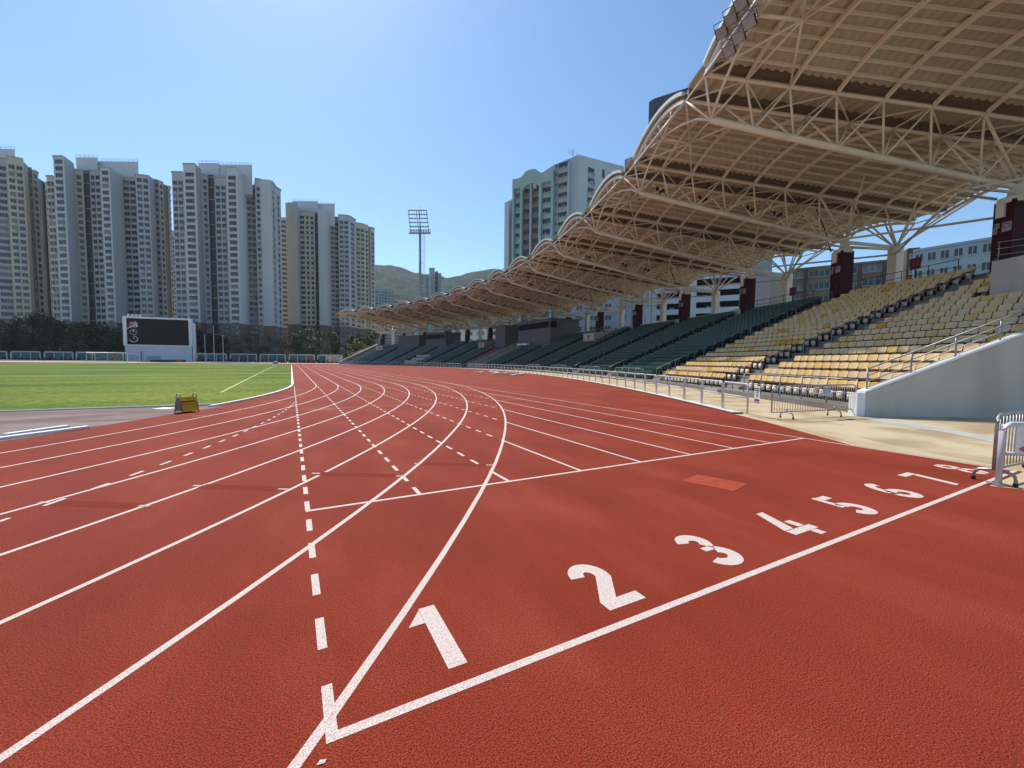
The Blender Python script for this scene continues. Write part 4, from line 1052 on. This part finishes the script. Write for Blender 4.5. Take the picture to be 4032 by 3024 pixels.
def tower(name, strips, H, floor, label, cat='apartment tower', z_pod=0., group=None, back=16., z_first=1.5, roof=None, eave=True, wh=1.6, bmat=None):
    """strips: (px0,d0,px1,d1,kind,material,dH)"""
    root = empty(name, at(strips[0][0], 1420, strips[0][1])); root.location.z = 0; tag(root, label, cat, group)
    o0 = root.location.copy()
    pm_ = at((strips[0][0]+strips[-1][2])/2, 1420, 200); BK = Vector((pm_.x, pm_.y, 0)).normalized()
    groups = {}
    allw = []
    for s_ in strips:
        px0, d0, px1, d1, kind, mk = s_[:6]; dH = s_[6] if len(s_) > 6 else 0
        a = at(px0, 1420, d0)-o0; b = at(px1, 1420, d1)-o0; a.z = b.z = 0
        d = b-a; L = d.length; u = d/L; nrm = Vector((u.y, -u.x, 0)); Hs = H+dH
        mb = groups.setdefault(mk, MB())
        inn = BK*back
        V = [a, b, b+BK*back, a+BK*back]
        mb.prism([(p.x, p.y) for p in V], z_pod if z_pod else 0, Hs)
        if z_pod: groups.setdefault('brown', MB()).prism([((p+nrm*.04).x, (p+nrm*.04).y) for p in V], 0, z_pod)
        if eave:
            ex = -.2 if kind == 'blank' else .45
            groups.setdefault('eave', MB()).prism([((p+nrm*k).x, (p+nrm*k).y) for p, k in zip(V, (ex, ex, 0, 0))], Hs+.004, Hs+.35)
        rz = atan2(u.y, u.x)
        nf = int((Hs-z_first-.8)/floor)
        if kind == 'stair':
            for f in range(0, nf, 2):
                z = z_first+f*floor
                allw.append((L*.8/((d0+d1)/2), a+u*L*.5+nrm*.03+Vector((0, 0, z+floor)), rz, ('stair', round(L*.8, 1), floor*2-.5)))
            continue
        for (c, w_) in KIND[kind]:
            for f in range(nf):
                allw.append((L*w_*wh/((d0+d1)/2)**2, a+u*L*c+nrm*.03+Vector((0, 0, z_first+f*floor+1.5)), rz, ('w', round(L*w_, 1), wh)))
    for mk, mb in groups.items():
        mb.obj({'brown': 'podium', 'eave': 'roof_eave'}.get(mk, 'wall'), m_b[mk] if mk in m_b else bmat, root)
    allw.sort(key=lambda t: -t[0])
    cache = {}
    def wm(key):
        k2 = key+(random.random() < .5,)
        if k2 not in cache:
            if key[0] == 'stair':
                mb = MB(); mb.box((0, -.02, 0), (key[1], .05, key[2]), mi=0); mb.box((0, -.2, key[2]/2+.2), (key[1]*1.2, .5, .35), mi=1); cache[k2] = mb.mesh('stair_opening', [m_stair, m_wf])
            else: cache[k2] = win_mesh(key[1], key[2], k2[-1])
        return cache[k2]
    rest = MB(); nw = 0
    for q, (sz, p, rz, key) in enumerate(allw):
        me = wm(key)
        if nw < 100:
            o = link('stair_opening' if key[0] == 'stair' else 'window', me, root); o.location = p; o.rotation_euler.z = rz; nw += 1
            if key[0] == 'w': o.material_slots[0].link = 'OBJECT'; o.material_slots[0].material = random.choices(m_pane, (6, 3, 1.2))[0]
        else:
            pi = random.choices((0, 1, 2), (6, 3, 1.2))[0] if key[0] == 'w' else 0; ca, sa = cos(rz), sin(rz)
            off = len(rest.v); rest.v += [(p.x+v.co.x*ca-v.co.y*sa, p.y+v.co.x*sa+v.co.y*ca, p.z+v.co.z) for v in me.vertices]
            for f in me.polygons: rest.f.append(tuple(i+off for i in f.vertices)); rest.m.append(3 if f.material_index else pi)
    if rest.v: tag(rest.obj('windows', m_pane+[m_wf], root, fix=False), kind='stuff')
    if roof:
        for (px0, py0, px1, d, h) in roof:
            a = at(px0, 1420, d)-o0; b = at(px1, 1420, d)-o0; a.z = b.z = 0; dd = (b-a); nn_ = Vector((dd.y, -dd.x, 0)).normalized()
            rb2 = MB(); rb2.prism([(p.x, p.y) for p in (a, b, b+BK*9, a+BK*9)], H-9, H+h); ro2 = rb2.obj('roof_house', m_b['white'], root)
            rm2 = MB(); n = max(3, int(dd.length/2))
            for hh in (.6, 1.2): rm2.tube([a+Vector((0, 0, H+h+hh)), b+Vector((0, 0, H+h+hh))], .06, 4)
            for q in range(n+1): p = a+dd*q/n; rm2.tube([p+Vector((0, 0, H+h)), p+Vector((0, 0, H+h+1.2))], .06, 4)
            rm2.obj('roof_railing', m_steel, ro2)
    return root
z1 = lambda x: x*.36166
z2 = lambda x: 600+x*.40687
T3 = [(250, 199, 360, 199, 'two', 'grey', -2.9), (360, 197, 478, 197, 'wide', 'white'), (478, 197, 530, 203, 'blank', 'grey'), (530, 203, 590, 205, 'one', 'grey', -2.), (590, 207, 652, 207, 'stair', 'dark', -2.), (652, 204, 765, 204, 'two', 'grey', -3.), (765, 200, 870, 200, 'wide', 'white'), (870, 200, 952, 212, 'blank', 'white'), (952, 214, 1035, 216, 'band', 'grey', -2), (1035, 212, 1090, 213, 'one', 'grey'), (1090, 213, 1185, 214, 'blank', 'white'), (1185, 214, 1222, 220, 'narrow', 'grey'), (1222, 221, 1275, 226, 'narrow', 'grey')]
tower('apartment_tower', [(z2(a), b, z2(c), d, *r) for a, b, c, d, *r in T3], 92, 3.0, 'middle grey residential tower standing right behind the big screen', z_pod=18.5, roof=[(z2(505), 0, z2(700), 208, 5.6), (z2(700), 0, z2(1010), 208.5, 5.2)])
T2 = [(610, 194, 690, 194, 'two', 'cream', -8), (690, 192, 805, 192, 'wide', 'white'), (805, 192, 905, 199, 'blank', 'white'), (905, 200, 1000, 202, 'one', 'cream', -2.2), (1000, 204, 1070, 204, 'stair', 'dark', -2.2), (1070, 201, 1185, 201, 'two', 'grey', -2.2), (1185, 196, 1285, 196, 'wide', 'white', -3.), (1285, 196, 1420, 205, 'blank', 'white', -3.), (1420, 206, 1555, 207, 'band', 'grey', -3.), (1555, 203, 1700, 204.5, 'two', 'grey', -3.), (1700, 204.5, 1745, 208, 'blank', 'grey', -3.), (1745, 208, 1800, 210, 'one', 'dark', -3.), (1800, 210, 1845, 212, 'one', 'cream', -3.), (1845, 214, 1895, 216, 'blank', 'dark', -3.), (1895, 215, 1920, 218, 'one', 'cream', -3.)]
tower('apartment_tower', [(z1(a), b, z1(c), d, *r) for a, b, c, d, *r in T2], 92.5, 3.0, 'wide pale residential tower second from the left, behind the dark trees', z_pod=18., roof=[(z1(930), 0, z1(1160), 205.5, 6.0), (z1(1160), 0, z1(1590), 207.5, 5.2)])
T1 = [(-420, 182, -130, 186, 'two', 'grey'), (-130, 188, 195, 193, 'band', 'grey'), (195, 190, 375, 193, 'two', 'cream', 0), (375, 194, 415, 197, 'blank', 'cream', -1), (415, 199, 460, 200, 'one', 'dark', -1), (460, 199, 520, 202, 'one', 'cream', -2), (520, 206, 590, 211, 'blank', 'dark', -3), (590, 209, 612, 213, 'one', 'cream', -3)]
tower('apartment_tower', [(z1(a), b, z1(c), d, *r) for a, b, c, d, *r in T1], 91.5, 3.0, 'leftmost residential tower cut by the left edge, cream and grey', z_pod=18., roof=[(z1(-200), 0, z1(290), 198, 7.)])
T4 = [(1318, 244, 1425, 243, 'blank', 'cream'), (1425, 243, 1450, 248, 'blank', 'grey', -2), (1450, 249, 1592, 250, 'three', 'cream', -3), (1592, 253, 1624, 253, 'stair', 'dark', -3), (1624, 247, 1680, 247, 'blank', 'white', -2), (1680, 247, 1740, 258, 'blank', 'white', -2), (1740, 259, 1818, 262, 'band', 'grey', -2), (1818, 257, 1920, 258, 'two', 'grey', -2), (1920, 258, 1980, 266, 'one', 'grey', -2), (1980, 271, 2068, 274, 'two', 'cream', -2), (2068, 275, 2100, 277, 'one', 'cream', -2), (2100, 279, 2120, 280, 'blank', 'dark', -2), (2120, 279, 2160, 283, 'one', 'cream', -2)]
tower('apartment_tower', [(z2(a), b, z2(c), d, *r) for a, b, c, d, *r in T4], 92, 2.95, 'rightmost and lowest looking residential tower, left of the floodlight mast', z_pod=22., roof=[(z2(1385), 0, z2(1625), 254, 5.), (z2(1625), 0, z2(1785), 256, 4.4)])
tower('apartment_tower', [(z2(160), 300, z2(215), 300, 'one', 'cream'), (z2(215), 300, z2(300), 300, 'one', 'cream')], 92, 3., 'narrow strip of a cream tower seen between the second and middle towers', z_pod=20)
tower('apartment_tower', [(z2(1255), 270, z2(1345), 272, 'one', 'cream')], 92.5, 3., 'narrow cream tower seen in the gap right of the middle tower', z_pod=20)
# mint towers far behind the mast
def zz(px, py, d): return at(px, py, d).z
tower('far_tower', [(1632, 560, 1652, 560, 'blank', 'mint', -25), (1655, 560, 1690, 560, 'two', 'mint', -3), (1690, 556, 1703, 560, 'blank', 'grey', -3), (1703, 556, 1712, 556, 'one', 'mint', -3), (1712, 562, 1726, 562, 'stair', 'dark', 0), (1726, 556, 1738, 556, 'one', 'mint', -2.2), (1738, 556, 1750, 562, 'blank', 'mint', -6)], zz(1700, 1072, 560), 3., 'pale green tower on the hillside right behind the floodlight mast', back=14)
tower('far_tower', [(1690, 566, 1712, 566, 'blank', 'mint')], zz(1700, 1055, 566), 3., 'square rooftop block on the pale green hillside tower', 'rooftop block', back=12)
tower('far_tower', [(1455, 430, 1480, 430, 'one', 'mint', 0), (1480, 430, 1515, 434, 'three', 'mint', -3), (1515, 436, 1552, 440, 'three', 'mint', -5), (1552, 441, 1606, 450, 'three', 'mint', -14)], zz(1480, 1118, 430), 3., 'low pale green block stepping down the hillside beside the rightmost residential tower', 'apartment block', back=14)
# industrial block with curved mint frame, behind the stand
def zoomI(x): return 1900+x*.31646
IB_ = [(275, 152, 330, 152, 'blank', 'white', -11.5), (330, 153.5, 392, 153.5, 'band', 'white', -11.5)]
HI = zz(zoomI(1200), 609, 150)
ind = empty('industrial_building', at(zoomI(275), 1420, 158)); ind.location.z = 0
tag(ind, 'tall industrial building with a mint arched frame and pale grey side rising behind the roof', 'building')
o0 = ind.location.copy()
def wall_part(name, px0, d0, px1, d1, y0, y1, m_, thick=8, parent=ind, z0=0):
    a = at(px0, y0, d0)-o0; b = at(px1, y1, d1)-o0; u = Vector((b.x-a.x, b.y-a.y, 0)).normalized(); nrm = Vector((u.y, -u.x, 0))
    mb = MB(); V = []
    for p in (a, b):
        for k in (0, -thick):
            q = p+nrm*k; V += [(q.x, q.y, z0), (q.x, q.y, p.z)]
    mb.add(V, [(0, 1, 5, 4), (2, 6, 7, 3), (0, 2, 3, 1), (4, 5, 7, 6), (1, 3, 7, 5), (0, 4, 6, 2)])
    return mb.obj(name, m_, parent), a, b, u, nrm
m_ind = mat('industrial_grey', (.36, .40, .42), .85, .14, .09, stretch=(1, 1, .25)); m_indw = mat('industrial_white', (.46, .50, .50), .85, .1, .1)
yI = lambda y: 600+y*.31646
wall_part('wall', zoomI(275), 160, zoomI(330), 159, yI(625), yI(600), m_indw)
wall_part('wall', zoomI(330), 161, zoomI(395), 160, yI(600), yI(570), m_ind)
_, a, b, u, nrm = wall_part('frame_wall', zoomI(395), 158, zoomI(905), 150, yI(480), yI(145), m_ind, z0=0)
# mint frame: columns and arch band
Lf = (Vector((b.x, b.y, 0))-Vector((a.x, a.y, 0))).length
def fpt(t, z, o=0.): return Vector((a.x, a.y, 0))+u*(Lf*t)+nrm*o+Vector((0, 0, z))
zt0, zt1 = a.z, b.z
def tz(t): return zt0+(zt1-zt0)*t
cb = MB()
def slab(mb, t0, t1, z0, z1, o0_, o1_):
    V = [fpt(t, z, o) for t in (t0, t1) for z in (z0, z1) for o in (o0_, o1_)]
    mb.add(V, [(0, 1, 3, 2), (4, 6, 7, 5), (0, 4, 5, 1), (2, 3, 7, 6), (1, 5, 7, 3), (0, 2, 6, 4)])
HT = (zt0+zt1)/2+1
for t0, t1 in ((0, .04), (.2, .245), (.66, .72), (.945, 1.0)): slab(cb, t0, t1, 0, HT-.5, .0, 1.5)
slab(cb, 0, .245, HT-4, HT-.48, .0, 1.48); slab(cb, .66, 1.0, HT-4, HT-.48, .0, 1.48)
top = []; bot = []
for k in range(15):
    t = .2+.52*k/14; hh = sin(PI*k/14); hh = 2.0*hh*hh*(3-2*hh); top.append((t, HT-.5+hh)); bot.append((t, HT-5.5+hh*1.05))
for k in range(14):
    V = [fpt(t, z, o) for o in (.1, 1.6) for t, z in (top[k], top[k+1], bot[k+1], bot[k])]
    cb.add(V, [(0, 1, 2, 3), (7, 6, 5, 4), (0, 4, 5, 1), (3, 2, 6, 7)])
cb.obj('mint_frame', m_mint, ind)
slb = MB(); slab(slb, .43, .47, 0, HT-2, 0, 1.2); slb.obj('centre_pier', m_ind, ind)
m_sp = [mat('spandrel_rose', (.22, .165, .15), .8, .2, .4), mat('spandrel_buff', (.27, .23, .17), .8, .2, .4)]
def bay(t0, t1, n_skip, wallm, zmax, fh=3.7, o=.25):
    f = 0; z = zmax-fh
    while z > 8:
        mb = MB(); slab(mb, t0, t1, z+1.37, z+3.3, .0, o*.3); w1 = mb.obj('window', random.choice(m_pane[:2]), ind)
        mb = MB(); slab(mb, t0, t1, z-.35, z+1.2, .0, o); slab(mb, t0, t1, z+1.2, z+1.36, .0, o+.55)
        for q in range(random.randint(1, 4)):
            tt = random.uniform(t0+.004, t1-.012); slab(mb, tt, tt+.011, z+1.37, z+2.0, .1, o+.5)
        mb.obj('spandrel', wallm if f % 1 == 0 else m_ind, ind); z -= fh; f += 1
bay(.05, .195, 0, m_mint, HT-5); bay(.25, .425, 0, m_sp[0], HT-4); bay(.475, .655, 0, m_sp[0], HT-4); bay(.725, .94, 0, m_mint, HT-5)
cx0 = fpt(.56, HT-3.2, .5); em_ = MB(); V = [fpt(t, z, o) for o in (.3, .9) for t, z in ((.5, HT-5.6), (.59, HT-5.6), (.59, HT-.6), (.5, HT-1.))]
em_.add(V, [(0, 1, 2, 3), (7, 6, 5, 4), (0, 4, 5, 1), (1, 5, 6, 2), (2, 6, 7, 3), (3, 7, 4, 0)]); em_.obj('rooftop_sign', mat('sign_brown', (.27, .13, .10), .7), ind)
jb = MB(); jp = [fpt(.575, HT-1.4, .96), fpt(.575, HT-4., .96), fpt(.566, HT-4.7, .96), fpt(.548, HT-4.9, .96), fpt(.532, HT-4.5, .96), fpt(.53, HT-3.5, .96)]; jb.tube(jp, .38, 6)
jb.tube([fpt(.545, HT-1.3, .96), fpt(.52, HT-1.6, .96), fpt(.515, HT-2.6, .96), fpt(.53, HT-2.8, .96)], .3, 6); jb.obj('emblem', m_b['white'], ind)
_, a2, b2_, u2, n2 = wall_part('side_wall', zoomI(905), 151, zoomI(1195), 146, yI(150), yI(30), m_ind)
a, b, u, nrm = a2, b2_, u2, n2; Lf = (Vector((b.x, b.y, 0))-Vector((a.x, a.y, 0))).length; HT = a.z+2
bay(.16, .62, 0, m_ind, HT-2, 3.4)
pi_ = MB(); slab(pi_, .62, .66, 0, HT-3, 0, 1.3); pi_.obj('pilaster', m_indw, ind)
for q in range(14):
    mb = MB(); slab(mb, .05, .085, HT-3-q*3.4, HT-2-q*3.4, 0, .08); mb.obj('window', m_pane[0], ind)
_, a2, b2_, u2, n2 = wall_part('side_wall', zoomI(1195), 146, zoomI(1760), 160, yI(28), yI(175), m_indw)
a, b, u, nrm = a2, b2_, u2, n2; Lf = (Vector((b.x, b.y, 0))-Vector((a.x, a.y, 0))).length; HT = (a.z+b.z)/2
bay(.2, .33, 0, m_ind, HT-4, 3.4)
for q in range(12):
    for tt in (.5, .66, .82):
        mb = MB(); slab(mb, tt, tt+.055, HT-6-q*5., HT-3-q*5., 0, .08); mb.obj('window', m_pane[1], ind)
an = MB()
for q in range(9):
    p = fpt(random.uniform(-.15, .12), a.z, -2); an.tube([p, p+Vector((0, 0, random.uniform(1., 2.6)))], .06, 4)
an.obj('antennas', m_steel, ind)
# dark glass tower and grey striped tower
tower('office_tower', [(2527, 251, 2545, 248, 'blank', 'glass'), (2545, 248, 2700, 236, 'blank', 'glass')], zz(2529, 401, 251), 4., 'dark glass office tower peeking out behind the roof edge', 'office tower', back=25, eave=False, bmat=mat('tower_glass', (.05, .06, .075), .6, .5, .35, stretch=(.02, .02, 1), spec=.2))
m_str = mat('striped_cladding', (.16, .16, .17), .7, .1, .9, col2=(.42, .43, .44), thr=(.45, .55), stretch=(1, 1, .02))
tower('grey_tower', [(2440, 230, 2474, 226, 'blank', 'glass'), (2474, 226, 2580, 226, 'blank', 'glass')], zz(2490, 614, 226), 4., 'grey striped block just showing above the roof scallops', 'office tower', back=20, eave=False, bmat=m_str)
# buildings seen under the roof on the right
def slab_building(name, px0, d0, px1, d1, ytop, label, wallm, rows, floor, colh, winm, piers=None, pierm=None, parapet=True, thick=14, cat='building', wfrac=.8, wy=(.35, .8)):
    global a, b, u, nrm, Lf, o0
    root = empty(name, at(px0, 1420, d0)); root.location.z = 0; o0 = root.location.copy(); tag(root, label, cat)
    H = zz((px0+px1)/2, ytop, (d0+d1)/2)
    pa, pb_ = at(px0, 1420, d0), at(px1, 1420, d1); pa.z = pb_.z = H
    a = pa-o0; b = pb_-o0; a.z = b.z = H
    u = Vector((b.x-a.x, b.y-a.y, 0)); Lf = u.length; u.normalize(); nrm = Vector((u.y, -u.x, 0))
    mb = MB(); slab(mb, 0, 1, 0, H, -thick, 0); mb.obj('wall', wallm, root)
    if parapet: mb = MB(); slab(mb, -.004, 1.004, H+.004, H+.5, -thick-.3, .3); mb.obj('roof', wallm, root)
    n = 0
    ts_ = piers if piers else [k/colh for k in range(colh+1)]
    for t0, t1 in zip(ts_[:-1], ts_[1:]):
        for r in range(rows):
            z = H-(r+1)*floor; w0 = (t1-t0)*(1-wfrac)/2
            mb = MB(); slab(mb, t0+w0, t1-w0, z+floor*wy[0], z+floor*wy[1], -.5, .04)
            o = mb.obj('window', random.choice(winm), root); n += 1
            fr_ = MB(); k = max(2, int((t1-t0)*Lf*wfrac/1.1))
            for q in range(k+1):
                tt = t0+w0+(t1-t0-2*w0)*q/k; slab(fr_, tt-.06/Lf, tt+.06/Lf, z+floor*wy[0], z+floor*wy[1], .041, .12)
            slab(fr_, t0+w0, t1-w0, z+floor*wy[0]-.15, z+floor*wy[0]-.004, .0, .35); fr_.obj('window_frame', m_wf, o)
    if pierm and piers:
        pm_ = MB()
        for t in piers[1:-1]: slab(pm_, t-.016, t+.016, 0, H-.1, .0, .5)
        pm_.obj('brown_piers', pierm, root)
    return root, H
m_beige = mat('beige_wall', (.22, .18, .12), .85, .15, .15, stretch=(1, 1, .3)); m_brn = mat('brown_tile', (.11, .065, .05), .7)
slab_building('factory_building', 3105, 122, 3548, 108, 1045, 'beige factory building with brown piers behind the rear columns on the right', m_beige, 7, 3.6, 5, [m_pane[1], m_pane[2], m_pane[0]], [0, .13, .38, .62, .82, 1.], m_brn)
slab_building('brown_building', 3545, 100, 3592, 99, 985, 'dark brown block between the rear column and the white glass building', m_brn, 7, 3.4, 1, [m_pane[2], m_pane[1]], wfrac=.5, thick=3)
slab_building('white_building', 3570, 92, 3885, 82, 968, 'white clad building with dark windows above the top seats on the right', mat('white_cladding', (.33, .40, .44), .6, .05, .2), 5, 3.6, 6, [m_pane[0], m_pane[1]], wfrac=.66)
root, H = slab_building('tall_pale_building', 2905, 118, 3024, 116, 960, 'tall pale wall painted blue and pink behind the second pillar', mat('pale_blue_wall', (.27, .33, .34), .85, .1, .1), 0, 3.6, 1, m_pane)
mb = MB(); slab(mb, 0, 1, 0, H-9.5, .0, .12); mb.obj('pink_band', mat('pink_wall', (.40, .31, .32), .85), root)
slab_building('yellow_building', 3022, 124, 3120, 122, 1080, 'pale yellow wall beside the tall painted building', mat('pale_yellow_wall', (.46, .41, .27), .85), 0, 3.6, 1, m_pane)
# car park with open decks
root, H = slab_building('car_park', 2560, 128, 2925, 116, 1010, 'concrete car park with dark open decks seen between the pillars', m_b['white'], 0, 3.4, 1, m_pane)
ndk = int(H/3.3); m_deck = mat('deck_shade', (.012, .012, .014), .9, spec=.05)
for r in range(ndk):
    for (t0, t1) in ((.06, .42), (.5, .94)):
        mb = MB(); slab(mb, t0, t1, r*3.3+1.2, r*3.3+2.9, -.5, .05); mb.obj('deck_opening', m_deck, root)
        if r < ndk-2:
            mb = MB()
            for q in range(3):
                tt = random.uniform(t0, t1-.06); mb.box(fpt(tt, r*3.3+1.45, .07), (.9, .12, .3), atan2(u.y, u.x))
            mb.obj('parked_vehicles', m_lamp, root)
slab_building('mint_block', 2250, 130, 2480, 122, 1060, 'pale blue block with green window strips seen past the booths', mat('blue_white_wall', (.28, .33, .39), .8, .08, .1), 8, 3.3, 4, [m_pane[0], mat('green_glass', (.05, .13, .11), .3)], wfrac=.45)
slab_building('low_white_building', 1780, 205, 2010, 195, 1300, 'low white building with trees behind the far booths', m_b['white'], 2, 3.6, 5, m_pane, wfrac=.6)

# ------------------------------------------------------------------ trees
m_bark = mat('bark', (.10, .075, .05), .9, .2, 3.)
def leaf_mat(name, c1, c2):
    M = mat(name, c1, .65, .2, .9, col2=c2, thr=(.3, .7), spec=.25); return M
LF = {'dark': leaf_mat('leaf_dark', (.008, .017, .005), (.055, .085, .02)), 'mid': leaf_mat('leaf_mid', (.03, .055, .014), (.09, .12, .03)), 'dry': leaf_mat('leaf_dry', (.06, .055, .03), (.13, .12, .06)), 'yellow': leaf_mat('leaf_yellow', (.10, .10, .02), (.24, .21, .05))}
def crown_mesh(seed, W, H, zc, n, size, dens=1.):
    R = random.Random(seed); mb = MB(); blobs = []
    nb = R.randint(9, 13)
    for q in range(nb):
        a = R.uniform(0, 2*PI); rr = W*.5*math.sqrt(R.random())*.8; z = zc+R.uniform(-.38, .42)*H
        blobs.append((rr*cos(a), rr*sin(a), z, W*R.uniform(.13, .26), H*R.uniform(.12, .22)))
    for q in range(n):
        b = R.choice(blobs); d = Vector((R.gauss(0, 1), R.gauss(0, 1), R.gauss(0, 1))).normalized(); k = R.random()**.35
        p = Vector((b[0]+d.x*b[3]*k, b[1]+d.y*b[3]*k, b[2]+d.z*b[4]*k))
        s_ = size*R.uniform(.5, 1.3); nn_ = Vector((R.gauss(0, 1), R.gauss(0, 1), R.gauss(.8, 1))).normalized()
        u_ = nn_.orthogonal().normalized(); v_ = nn_.cross(u_); ph = R.uniform(0, PI)
        uu = u_*cos(ph)+v_*sin(ph); vv = nn_.cross(uu)
        mb.add([p-uu*s_, p+vv*s_*.5, p+uu*s_, p-vv*s_*.5], [(0, 1, 2, 3)])
    return mb, blobs
TM = {}
def tree(px, ytop, d, W, kind, label, seed, group, base=None):
    p = at(px, 1420, d); p.z = 0; H = at(px, ytop, d).z
    e = empty('tree', p, seed*.7); tag(e, label, 'tree', group)
    n = {'dark': 2600, 'mid': 2200, 'dry': 900, 'yellow': 1800}[kind]
    cm, bl = crown_mesh(seed, W, H*.86, H*.56, n, .42 if kind != 'dry' else .34)
    cm.obj('crown', LF[kind], e, fix=False)
    tk = MB(); tk.tube([(0, 0, 0), (.1, .05, H*.25), (.0, .1, H*.5)], [.32, .24, .16], 7)
    for b in bl[:7]: tk.tube([(.05, .05, H*.28), (b[0]*.5, b[1]*.5, H*.28+(b[2]-H*.28)*.6), (b[0], b[1], b[2])], [.14, .09, .03], 5)
    tk.obj('trunk', m_bark, e)
LT = [(-60, 1290, 156), (20, 1262, 158), (78, 1238, 160), (130, 1262, 157), (172, 1240, 162), (222, 1258, 160), (268, 1262, 158), (318, 1284, 158), (365, 1275, 160), (412, 1290, 160), (455, 1300, 162), (492, 1292, 166)]
for q, (px, y, d) in enumerate(LT):
    tree(px, y, d, 10.5, 'dark', f'dark dense tree, {NUM[q]} from the left in the row behind the mural walls', 20+q, 'dark trees behind the far wall')
RT = [(778, 1262, 172, 9, 'dark', 'dark tree against the right edge of the big screen'), (820, 1285, 176, 9, 'dark', 'dark tree behind the flagpoles'), (872, 1325, 178, 8, 'dark', 'dark low tree right of the flagpoles'), (930, 1322, 178, 9, 'dry', 'first thin dry tree below the middle tower'), (990, 1318, 180, 9, 'dry', 'second thin dry tree below the middle tower'), (1050, 1325, 180, 9, 'dry', 'third thin dry tree below the middle tower'), (1110, 1330, 182, 9, 'dry', 'fourth thin dry tree below the gap between towers'),
      (1175, 1305, 185, 9, 'mid', 'dark bushy tree left of the tall bushy one below the rightmost residential tower'), (1235, 1296, 185, 11, 'mid', 'tall bushy tree below the rightmost residential tower'), (1330, 1305, 188, 10, 'mid', 'bright topped tree left of the far end of the stand'), (1290, 1345, 180, 9, 'dry', 'dry low tree right of the tall bushy tree'), (1400, 1318, 190, 10, 'dark', 'dark tree above the yellow bush'), (1375, 1352, 176, 8, 'dry', 'dry bush left of the yellow bush'), (1420, 1338, 174, 9, 'yellow', 'yellow green bush beside the far end wall of the stand'), (1465, 1300, 180, 9, 'mid', 'tree behind the white columns at the far end of the stand')]
for q, (px, y, d, W, k, lab) in enumerate(RT): tree(px, y, d, W, k, lab, 50+q, 'trees behind the far wall on the right')
for q, (px, y, d, k) in enumerate(((1820, 1270, 215, 'mid'), (1885, 1262, 220, 'mid'), (1960, 1255, 214, 'mid'), (1770, 1275, 212, 'mid'))):
    tree(px, y, d, 12, k, f'green tree glimpsed behind the far booths, {NUM[q]} of the group', 80+q, 'trees behind the stand')

# ------------------------------------------------------------------ haze: the air between the camera and the hills
hz = MB(); hz.box((0, 1150, 175), (4400, 3000, 362))
M = bpy.data.materials.new('air'); M.use_nodes = True; nt = M.node_tree; nt.nodes.clear()
out = N(nt, 'ShaderNodeOutputMaterial'); vol = N(nt, 'ShaderNodeVolumePrincipled')
vol.inputs['Color'].default_value = (.80, .88, 1., 1); vol.inputs['Density'].default_value = .00009; vol.inputs['Anisotropy'].default_value = .3
nt.links.new(vol.outputs[0], out.inputs['Volume'])
tag(hz.obj('haze', M), kind='stuff')
